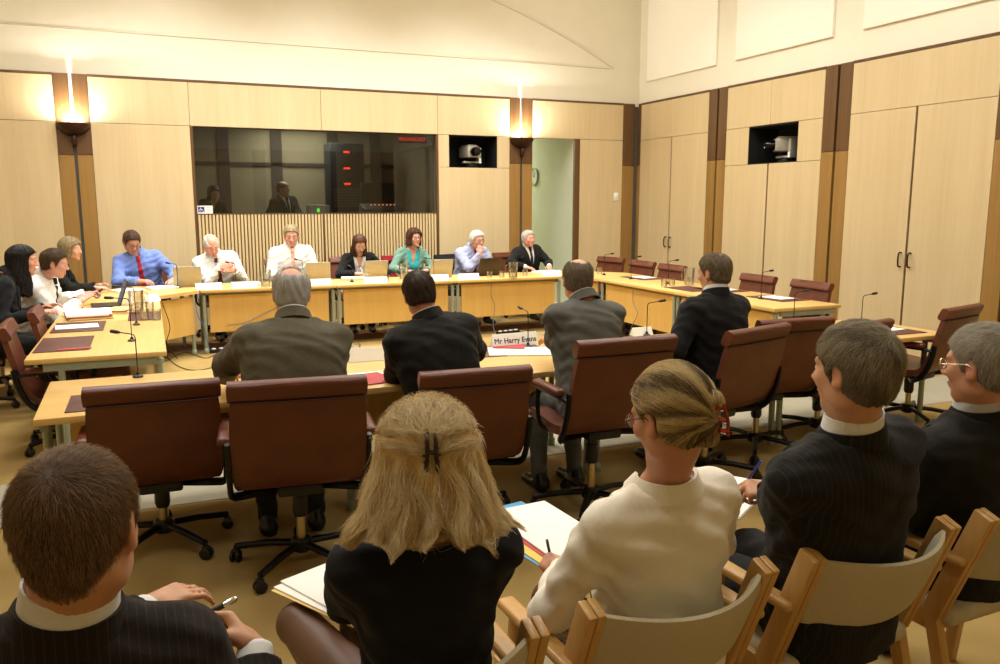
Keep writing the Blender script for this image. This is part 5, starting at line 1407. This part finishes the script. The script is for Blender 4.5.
# ---------------------------------------------------------------- loose hairs on everybody else
def comb_down(q, r): return np.stack([q[:, 0]*1.5, np.minimum(q[:, 1], 0)*.8+.25*(q[:, 2] > .07), -.35-.65*(q[:, 2] < .07)], 1)
AUTO = ((f1, 'silver', 0, 3500), (f2, 'darkbrown', 0, 6000), (f3, 'greybrown', 0, 6000), (f4, 'greybrown', 0, 6000), (b1, 'brown', 0, 3000), (b2, 'white', 0, 2500), (b3, 'sandy', 0, 3000), (b4, 'auburn', 1, 3500), (b5, 'auburn', 2, 4000), (b6, 'white', 0, 3500), (b7, 'silver', 0, 3000),
        (l1, 'black', 1, 6000), (l2, 'brown', 0, 4000), (l3, 'sandy', 2, 3500))
TONE = {'grey': ((150, 142, 126), (212, 204, 188)), 'darkbrown': ((46, 34, 24), (90, 70, 50)), 'greybrown': ((100, 84, 62), (160, 142, 114)), 'brown': ((58, 42, 28), (104, 78, 52)), 'white': ((196, 192, 182), (236, 232, 226)), 'sandy': ((124, 108, 76), (186, 168, 128)),
        'auburn': ((60, 34, 22), (112, 70, 44)), 'silver': ((164, 158, 146), (224, 220, 210)), 'black': ((14, 11, 11), (44, 34, 32))}
SM = {k: STR('loose_'+k, *v) for k, v in TONE.items()}
for i_, (p_, t_n, mode, cnt) in enumerate(AUTO):
    strands(p_, [SM[t_n]], cnt, 5, (.030, .07, .035)[mode], whorl(fwd=.6) if mode == 0 else comb_down, lift=(.005, .003, .010)[mode], rad=(.0004, .0006, .0006)[mode], jit=(.3, .10, .7)[mode], seed=30+i_)
# ================================================================ THINGS ON THE TABLES
Z = TT+.001
def at_t(px, py): p = atz(px, py, Z); return float(p[0]), float(p[1])
def laptop(label, x, y, rz, lid, base='darklap', open_=1.9, w=.32, d=.235, screen=None):
    """rz 0: screen faces -Y (the back of the lid towards +Y)"""
    t = thing('laptop', label, 'laptop', (x, y, Z), rz, 'open laptops')
    mb = MB(); mb.box((0, -d/2, .010), (w, d, .02), bev=.005); b = mb.build('base', M[lid], t)
    mb = MB(); mb.box((0, -d*.42, .0205), (w*.88, d*.48, .002)); mb.build('keyboard', M['blackplastic'], b)
    a = open_-PI/2
    mb = MB(); mb.box((0, 0, d/2), (w, .010, d), bev=.004)
    l = mb.build('lid', M[lid], t, (0, .0, .016), (-a, 0, 0))
    mb = MB(); mb.box((0, -.006, d/2), (w*.92, .002, d*.86)); mb.build('screen', screen or M['lens'], l, None)
    return t
lp = [(188, 287.5, PI-.02, 'silver', 'silver laptop with its lid turned to the room, in front of the blue-shirted man'), (317, 281, PI, 'silver', 'silver laptop in front of the man with the pink tie'),
      (375, 279, PI+.05, 'silver', 'grey laptop in front of the woman writing'), (441, 277.5, PI, 'silver', 'pale silver laptop beside the woman in turquoise'), (495, 277, PI+.12, 'darklap', 'dark brown laptop in front of the white-haired man')]
for px, py, rz, m_, lb in lp:
    x, y = at_t(px, py); laptop(lb, x, max(y, 10.0) if y < 10.0 else min(y, 10.10), rz, m_, w=.30 if m_ == 'silver' else .33)
M['blueglow'] = emit('screen_grey_blue', srgb(70, 84, 110), .6)
laptop('black laptop open towards the man in the white shirt on the left row', -.30, 8.42, -PI/2+.1, 'darklap', screen=M['blueglow'])
# name cards
def name_card(label, x, y, rz, w=.28, h=.075, txt=None, size=.05, z=Z):
    t = thing('name_card', label, 'name card', (x, y, z), rz, 'white tent name cards')
    mb = MB(); d = .035
    mb.prism([(-d, 0), (d, 0), (.002, h), (-.002, h)], w, Matrix(((0, 0, 1, -w/2), (1, 0, 0, 0), (0, 1, 0, 0), (0, 0, 0, 1)))); mb.build('card', M['card'], t)
    if txt: text('lettering', txt, size, M['ink'], t, (0, -.0195, h*.47), (PI/2-math.atan2(.033, h), 0, 0), .0006)
    return t
nc = [(210, 291, .03, 'white name card before the silver laptop at the left of the back row'), (245, 288.5, .03, 'white name card in front of the bald man with the brown tie'), (322, 286.5, 0, 'white name card in front of the man with the pink tie'),
      (377, 283.5, 0, 'white name card in front of the grey laptop of the woman writing'), (441, 281.5, 0, 'white name card under the pale laptop beside the woman in turquoise'), (471, 280, 0, 'white name card in front of the white-haired man'), (551, 276, .05, 'long white name card in front of the man in the black suit')]
for px, py, rz, lb in nc:
    x, y = at_t(px, py); name_card(lb, x, max(y, YB0+.06), rz)
name_card('white name card tilted at the far end of the left row', -.02, 8.6, PI/2-.5, .24)
hx, hy = at_t(517, 345); name_card('white name card reading Mr Harry Evans on the witness table', hx-.03, hy-.02, .05, .335, .088, 'Mr Harry Evans', .050)
x, y = at_t(637, 334); name_card('small white name card right of the grey-suited balding man', x, y-.06, 0, .16, .06)
x, y = at_t(365, 359); name_card('white name card between the olive-suited and black-suited men', x+.01, y-.04, -.06, .24, .08, 'Mr Harvey'[:0] or None)
# jugs and tumblers
def jug(label, x, y, rz=0):
    t = thing('glass_jug', label, 'jug', (x, y, Z), rz, 'glass water jugs')
    mb = MB(); mb.lathe([(0, .004), (.052, .004), (.056, .012), (.060, .12), (.063, .19), (.066, .20), (.061, .20), (.055, .12), (.05, .016), (0, .014)], seg=24); mb.build('body', M['glass'], t)
    mb = MB(); mb.tube(smooth_path([(.06, 0, .17), (.098, 0, .165), (.104, 0, .11), (.088, 0, .06), (.057, 0, .05)], 4), .007, 8); mb.build('handle', M['glass'], t)
    mb = MB(); mb.lathe([(0, .017), (.049, .017), (.053, .09), (0, .09)], seg=24); mb.build('water', glassy('water', (.94, .955, .95, 1), .05) if 'water' not in bpy.data.materials else bpy.data.materials['water'], t)
    return t
for px, py, lb in ((266, 287, 'glass water jug in front of the man with the pink tie'), (404, 279, 'glass water jug in front of the woman in turquoise'), (513, 278, 'glass water jug beside the dark laptop'), (137, 313, 'glass water jug on the left row of tables'), (689, 285, 'glass water jug on the right row of tables')):
    x, y = at_t(px, py); jug(lb, x, min(max(y, 7.5), 10.12), PI if px > 300 else .4)
tum0 = None
def tumbler(label, x, y):
    global tum0
    if tum0: return dup(tum0, (x, y, Z), 0, label)
    t = thing('tumbler', label, 'glass', (x, y, Z), 0, 'glass tumblers')
    mb = MB(); mb.lathe([(0, .002), (.030, .002), (.033, .01), (.037, .09), (.0345, .09), (.030, .014), (0, .012)], seg=20); mb.build('bowl', M['glass'], t); tum0 = t; return t
for px, py, lb in ((145, 320, 'glass tumbler beside the jug on the left row'), (157, 320, 'outer glass tumbler at the edge of the left row'), (150, 312, 'glass tumbler behind two others on the left row'), (493, 279, 'glass tumbler just left of the jug by the dark laptop'), (503, 278, 'glass tumbler touching the jug by the dark laptop'),
                   (392, 284, 'glass tumbler near the grey laptop of the woman writing'), (525, 276, 'glass tumbler in front of the man in the black suit'), (600, 274, 'single glass tumbler on the corner of the right row'), (664, 287, 'first glass tumbler left of the right-hand jug'), (672, 286, 'glass tumbler nearest the right-hand jug'), (248, 285, 'glass tumbler in front of the bald man'), (677, 352, 'glass tumbler at the witness table by the man turned left')):
    x, y = at_t(px, py); tumbler(lb, x, y if y < 9 else max(9.65, min(y, 10.15)))
tumbler('glass tumbler beside the name card between two witnesses', at_t(352, 356)[0], FY1-.07)
# gooseneck microphones
def mic(label, x, y, rz, h=.27, reach=.10, straight=False):
    """rz: direction the head points (0 = +X)"""
    t = thing('gooseneck_microphone', label, 'microphone', (x, y, Z), rz, 'gooseneck microphones')
    mb = MB(); mb.lathe([(0, 0), (.028, 0), (.028, .008), (.012, .016), (.008, .03), (0, .03)], seg=16); mb.build('base', M['blackplastic'], t)
    pts = [(0, 0, .02), (0, 0, h*.8), (.004, 0, h*.95), (.022, 0, h), (reach, 0, h+.008)] if not straight else [(0, 0, .02), (-.004, 0, h*.5), (.0, 0, h*.8), (.03, 0, h), (reach*.6, 0, h-.006)]
    mb = MB(); P = smooth_path(pts, 5); mb.tube(P, .0032, 7); mb.build('gooseneck', M['blackmetal'], t)
    e = np.array(P[-1]); d = nrm(e-np.array(P[-3]))
    mb = MB(); mb.tube([tuple(e-d*.005), tuple(e+d*.012), tuple(e+d*.05), tuple(e+d*.056)], [.006, .0105, .0105, .006], 10); mb.build('head', M['blackplastic'], t)
for px, py, rz, h, lb in ((178, 288, PI*.75, .27, 'microphone beside the silver laptop of the blue-shirted man'), (236, 287, PI*.7, .27, 'microphone in front of the bald man'), (303, 283, PI*.65, .27, 'microphone in front of the man with the pink tie'), (434, 280, PI*.7, .26, 'microphone in front of the woman in turquoise'), (352, 282, PI*.5, .18, 'low microphone by the woman writing'),
                          (604, 275, .1, .27, 'microphone by the corner of the right row nearest the doorway'), (631, 279, .1, .27, 'microphone second from the corner on the right row'), (668, 284, .1, .27, 'microphone just left of the right-hand jug'), (761, 299, .1, .27, 'microphone behind the dark-suited man turned left'), 
                          (132, 341, PI, .30, 'microphone at the near inner edge of the left row'), (136.5, 325, PI, .30, 'microphone by the tumblers of the left row')):
    x, y = at_t(px, py)
    if px < 180 and py > 300: x = min(x, XL1-.04)
    if 600 < px: x = max(x, XR0+.05)
    elif px > 170: y = max(y, YB0+.05) if y < 9.7 else min(y, 10.1)
    mic(lb, x, y, rz, h)
for px, py, rz, h, lb in ((138, 377, PI*.8, .24, 'microphone on the witness table above the empty left chair'), (528, 347, PI*.5, .24, 'microphone standing behind the name card on the witness table'), (793, 331, .1, .29, 'microphone on the witness table right of the man turned left'), (629, 331, 0, .24, 'microphone to the right of the grey-suited balding man'), (861, 326, .05, .24, 'microphone at the empty right end of the witness table')):
    x, y = at_t(px, py); mic(lb, x, min(y, FY1-.04), rz, h)
# desk pads and papers
def flat(name, label, cat, mat, x, y, w, d, rz=0, th=.004, group=None, z=Z, lines=0):
    t = thing(name, label, cat, (x, y, z), rz, group)
    mb = MB(); mb.box((0, 0, th/2), (w, d, th), bev=min(.0015, th*.4)); mb.build('sheet' if 'pad' not in name else 'leather', M[mat], t)
    if lines:
        mb = MB(); n = 12
        for k in range(n): mb.box((-.01*(k % 3), d*(.40-.8*k/(n-1)), th+.0004), (w*.72*(1 if k % 4 else .6), .003, .0005))
        mb.build('print', M['greycable'], t)
    return t
GP, GW = 'maroon desk pads', 'white papers on the tables'
flat('desk_pad', 'maroon desk pad at the near end of the left row', 'desk pad', 'maroon', -.575, 6.24, .33, .62, 0, group=GP)
flat('desk_pad', 'maroon desk pad half under papers on the left row', 'desk pad', 'maroon', -.545, 7.08, .36, .56, 0, group=GP)
flat('desk_pad', 'maroon desk pad under the tumblers on the left row', 'desk pad', 'maroon', -.08, 7.55, .25, .55, 0, group=GP)
flat('paper', 'loose white sheet on the half-covered maroon desk pad', 'paper', 'paper', -.56, 7.07, .30, .22, .1, z=Z+.0045, group=GW)
flat('booklet', 'thin red booklet on the front maroon pad of the left row', 'booklet', 'red', -.50, 5.98, .20, .05, .05, z=Z+.0045)
for px, py, lb, pl in ((652, 277.5, 'maroon desk pad before the chair second from the corner', 'white paper on the pad second from the corner'), (690, 289, 'maroon desk pad under the right-hand water jug', None), (748, 288.5, 'maroon desk pad before the chair below the double doors', 'white paper on the pad below the double doors'), (792, 297.5, 'maroon desk pad before the near end chair of the right row', 'white paper on the pad at the near end of the right row')):
    x, y = at_t(px, py); x = 5.80 if pl else 5.55
    flat('desk_pad', lb, 'desk pad', 'maroon', x, y, .36, .52, .03, group=GP)
    if pl: flat('paper', pl, 'paper', 'paper', x+.02, y+.02, .21, .30, .1, z=Z+.0045, group=GW)
flat('desk_pad', 'maroon desk pad behind the empty left chair on the witness table', 'desk pad', 'maroon', -.16, 4.33, .50, .36, 0, group=GP)
flat('desk_pad', 'maroon desk pad on the witness table right of the turned-left man', 'desk pad', 'maroon', 4.42, 4.42, .50, .36, .04, group=GP)
flat('desk_pad', 'maroon desk pad at the right end of the witness table', 'desk pad', 'maroon', 5.06, 4.46, .46, .36, 0, group=GP)
flat('paper', 'white paper on the pad at the right end of the witness table', 'paper', 'paper', 5.13, 4.50, .22, .16, .1, z=Z+.0045, group=GW)
# witnesses' papers
x, y = at_t(517, 353); flat('paper', 'white papers under the hand of the grey-suited balding man', 'paper', 'paper', x+.04, y+.03, .42, .28, -.35, .006, group=GW, lines=1)
x, y = at_t(507, 348); flat('booklet', 'red booklet under the name card on the witness table', 'booklet', 'red', x+.02, y+.01, .21, .15, -.5, .006, z=Z+.0065)
flat('desk_pad', 'maroon desk pad below the name card papers', 'desk pad', 'maroon', x-.02, y-.10, .46, .34, -.1, group=GP, z=Z-.0005)
x, y = at_t(372, 379); flat('booklet', 'red booklet beside the elbow of the black-suited witness', 'booklet', 'red', x, y, .20, .27, .2, .006)
flat('paper', 'white sheet under the red booklet between two witnesses', 'paper', 'paper', x-.02, y+.03, .26, .30, .1, .003, z=Z-.001, group=GW)
x, y = at_t(690, 353); flat('paper', 'white papers by the hand of the man turned left', 'paper', 'paper', x, y, .28, .22, .3, .006, group=GW)
# left row clutter
def stack(label, x, y, w, d, n, rz, mats, z=Z, name='paper_stack'):
    t = thing(name, label, 'papers', (x, y, z), rz, None); h = 0
    r = random.Random(int(x*100)+int(y*10))
    for k in range(n):
        th = r.uniform(.004, .010); mb = MB(); mb.box((r.uniform(-.012, .012), r.uniform(-.012, .012), h+th/2), (w*r.uniform(.92, 1), d*r.uniform(.92, 1), th), rz=r.uniform(-.06, .06), bev=.001)
        mb.build('sheaf', M[mats[k % len(mats)]], t); h += th+.0004
    return t
stack('thick pile of white papers on the left row before the dark-haired woman', -.52, 7.68, .34, .46, 6, .12, ['paper', 'buff', 'paper', 'red', 'paper', 'paper'])
stack('slanting buff and white folders beside the thick paper pile', -.28, 7.95, .22, .32, 4, -.4, ['buff', 'paper', 'red', 'buff'])
stack('papers lying at the inner corner before the blue-shirted man', .10, 9.95, .32, .24, 3, .2, ['paper', 'card', 'paper'])
stack('white papers beside the silver laptop at the far corner', -.25, 9.75, .30, .22, 3, .4, ['paper', 'paper', 'card'])
stack('papers spread in front of the bald man', 1.02, 10.05, .30, .22, 3, .1, ['paper', 'card', 'paper'])
stack('buff-backed papers under the hand of the woman writing', 2.36, 10.16, .34, .23, 4, -.15, ['buff', 'paper', 'paper', 'paper'])
stack('papers in front of the woman in turquoise', 3.22, 10.22, .28, .2, 2, .1, ['card', 'paper'])
stack('papers in front of the man in the black suit', 5.05, 10.18, .36, .24, 3, .2, ['paper', 'paper', 'card'])
stack('maroon book under the arm of the white-haired man', 3.92, 10.2, .26, .19, 2, .1, ['maroon', 'red'], name='book')
# floor cables and power boards
def cable(label, pts, mat, r=.004):
    mb = MB(); mb.tube(smooth_path(pts, 6), r, 6); tag(mb.build('cable', M[mat]), label, 'cable', 'floor cables')
def fz(px, py, z=.006): p = atz(px, py, z); return (float(p[0]), float(p[1]), z)
cable('black cable trailing across the carpet below the red-tied man', [fz(150, 357), fz(165, 361), fz(185, 352), fz(205, 358), fz(222, 353), fz(245, 357)], 'blackplastic')
cable('black cable looping by the far left table leg', [fz(160, 350), fz(178, 366), fz(200, 370), fz(225, 362), fz(232, 354)], 'blackplastic')
cable('blue cable on the carpet inside the left corner', [fz(150, 345), fz(168, 352), fz(190, 350), fz(215, 349)], 'bluecable')
cable('white cable on the carpet behind the name card', [fz(505, 338), fz(513, 330), fz(535, 333), fz(560, 332), fz(600, 329)], 'white')
cable('blue cable on the carpet left of the white one', [fz(470, 339), fz(488, 330), fz(498, 322), fz(502, 316)], 'bluecable')
cable('black cables tangled under the right row', [fz(625, 328), fz(640, 322), fz(655, 330), fz(668, 326), fz(690, 330)], 'blackplastic', .007)
cable('grey cable hanging down the modesty panel behind the bald witness', [(3.98, 9.60, .67), (3.97, 9.585, .5), (4.02, 9.59, .36), (3.99, 9.57, .12), (4.0, 9.5, .01)], 'greycable')
cable('grey cable drooping across the modesty panel below the bald man', [(1.42, 9.60, .665), (1.32, 9.60, .5), (1.15, 9.60, .42), (.95, 9.60, .33), (.75, 9.60, .31)], 'greycable', .005)
cable('blue cable drooping between the corner and back tables', [(.42, 9.62, .66), (.44, 9.57, .45), (.50, 9.55, .30), (.54, 9.58, .06)], 'bluecable')
cable('black cable hanging beside the inner end of the left row', [(.08, 9.05, .66), (.14, 9.1, .4), (.10, 9.2, .2), (.2, 9.35, .01)], 'blackplastic')
cable('pale grey cable hanging down the right row modesty panel', [(5.24, 8.25, .66), (5.26, 8.28, .5), (5.24, 8.15, .38), (5.26, 8.3, .2), (5.2, 8.3, .01)], 'greycable')
def power_board(label, px, py, rz):
    p = fz(px, py, 0); t = thing('power_board', label, 'power board', (p[0], p[1], .002), rz, 'power boards on the floor')
    mb = MB(); mb.box((0, 0, .02), (.34, .06, .04), bev=.008); mb.build('case', M['blackplastic'], t)
    mb = MB()
    for k in range(4): mb.box((-.12+.08*k, 0, .045), (.04, .04, .012), rz=.4, bev=.004)
    mb.build('plug', M['white'], t)
power_board('power board on the carpet below the bald man', 225, 352, .1)
power_board('power board on the carpet behind the name card', 508, 334, .2)
power_board('power board under the right row of tables', 648, 327, -1.2)
# pens and papers of the audience
def sheaf(label, name, corners, z, layers, cat='papers'):
    """corners: three pixels (near-left, far-left, far-right) of the top sheet at height z"""
    a, b, c = [atz(*p, z)[:2] for p in corners]; u = c-b; v = a-b
    w, d = np.linalg.norm(u), np.linalg.norm(v); cen = b+(u+v)/2; rz = math.atan2(u[1], u[0])
    H = sum(l[1] for l in layers); t = thing(name, label, cat, (cen[0], cen[1], z-H), rz); h = 0
    for m_, th, sx, sy, ox, oy, r, nm in layers:
        mb = MB(); mb.box((ox, oy, h+th/2), (w*sx, d*sy, th-.0004), rz=r, bev=.0012); mb.build(nm, M[m_], t); h += th
    return t
M['bluefolder'] = plain('blue_card_folder', srgb(82, 160, 206), .5); M['yellow'] = plain('yellow_card', srgb(232, 200, 96), .7)
sheaf('blue and yellow folder with white paper on the lap of the cream-jacketed woman', 'folder', [(556, 592), (517, 508), (572, 497)], .655,
      [('bluefolder', .004, 1.16, 1.0, -.045, .05, .10, 'cover'), ('yellow', .004, 1.06, .98, -.04, .01, .06, 'divider'), ('red', .002, 1.02, 1, -.012, 0, .02, 'sheet'), ('paper', .006, 1, 1, 0, 0, 0, 'sheet')])
sheaf('sheaf of white papers on the lap of the blonde woman in black', 'paper_stack', [(330, 630), (296, 577), (374, 545)], .655,
      [('buff', .003, 1.02, 1, -.01, 0, .06, 'sheaf'), ('paper', .004, 1, 1, -.006, .0, .03, 'sheaf'), ('paper', .005, .96, .97, .006, .004, -.03, 'sheaf')])
sheaf('white notepad under the hand of the pinstriped man', 'notepad', [(700, 508), (697, 470), (752, 480)], .645, [('card', .006, 1, 1, 0, 0, 0, 'backing'), ('paper', .004, .98, .98, 0, 0, 0, 'sheet')], 'notepad')
M['bluepen'] = plain('blue_pen', srgb(52, 60, 150), .3)
pa, pb = atz(194, 621, .90), atz(237, 598, .925); d_ = pb-pa
t = thing('pen', 'black and silver pen held by the crew-cut man', 'pen', tuple(pa))
mb = MB(); mb.tube([(0, 0, 0), tuple(d_*.68)], .0058, 10); mb.build('barrel', M['blackplastic'], t)
mb = MB(); mb.tube([tuple(d_*.68), tuple(d_*.95), tuple(d_)], [.0062, .0062, .003], 10); mb.build('cap', M['chrome'], t)
a3.held('pen', M['blackplastic'], -1, (.045, .075, .075), (.034, .115, -.055), .0042, 'dark pen in the hand of the cream-jacketed woman', 'pen')
a4.held('pen', M['bluepen'], -1, (.045, .06, .085), (.034, .112, -.055), .0042, 'blue pen in the hand of the pinstriped man', 'pen')
b4.held('pen', M['white'], 1, (.040, .055, .085), (.032, .112, -.055), .0045, 'pale pen in the hand of the woman in the black jacket', 'pen')
t = l2.held('phone', M['blackplastic'], -1, (.03, .04, -.03), (.0, .15, .02), .012, 'black phone held up by the man in the white shirt', 'phone', M['blackplastic'])
# ================================================================ LIGHT + CAMERA
def area(name, loc, size, power, rot=(0, 0, 0), col=(1, .99, .955), sy=None, spread=PI):
    l = bpy.data.lights.new(name, 'AREA'); l.shape = 'RECTANGLE'; l.size = size; l.size_y = sy or size; l.energy = power; l.color = col; l.spread = spread
    o = bpy.data.objects.new(name, l); COL.objects.link(o); o.location = loc; o.rotation_euler = rot; return o
for x in (-.4, 2.3, 5.0):
    for y in (2.2, 5.4, 8.6):
        area('ceiling_light', (x, y, CEIL-.05), 1.1, {2.2: 48, 5.4: 84, 8.6: 92}[y], spread=math.radians(135) if y > 8 else PI)
for x in (.4, 2.3, 4.2): area('ceiling_light', (x, 10.3, CEIL-.05), .7, 50, spread=math.radians(110))
for y in (3.5, 6.5, 9.5): area('wall_fill', (4.9, y, CEIL-.2), 1.2, 22, rot=(0, -math.radians(62), 0), sy=.3)  # added fill lights, aimed to brighten the upper right wall; no real fittings
for x in (0, 3): area('wall_fill', (x, 9.2, CEIL-.2), 1.2, 6, rot=(math.radians(62), 0, 0), sy=.3)  # same kind of added fill, weaker, for the upper back wall
area('booth_light', (2.3, 13.6, 2.9), 1.2, 60)
area('lobby_light', (5.6, 14.6, 3.05), .8, 58, col=(1, .97, .86))
w = bpy.data.worlds.new('world'); sc.world = w; w.use_nodes = True; w.node_tree.nodes['Background'].inputs[0].default_value = (.9, .85, .75, 1); w.node_tree.nodes['Background'].inputs[1].default_value = .05
cam = bpy.data.cameras.new('camera'); co = bpy.data.objects.new('camera', cam); COL.objects.link(co); sc.camera = co
cam.sensor_fit = 'HORIZONTAL'; cam.sensor_width = 36; cam.lens = 36*FPX/1000
co.location = (0, 0, EYE); co.rotation_euler = (PI/2-PIT, 0, -YAW)
cam.clip_start = .05; cam.clip_end = 60
sc.view_settings.view_transform = 'Standard'; sc.view_settings.look = 'None'; sc.view_settings.gamma = 1; sc.view_settings.use_curve_mapping = False
sc.view_settings.exposure = -.10
try: sc.cycles.use_denoising = True
except Exception: pass
sc.cycles.max_bounces = 8; sc.cycles.transparent_max_bounces = 12
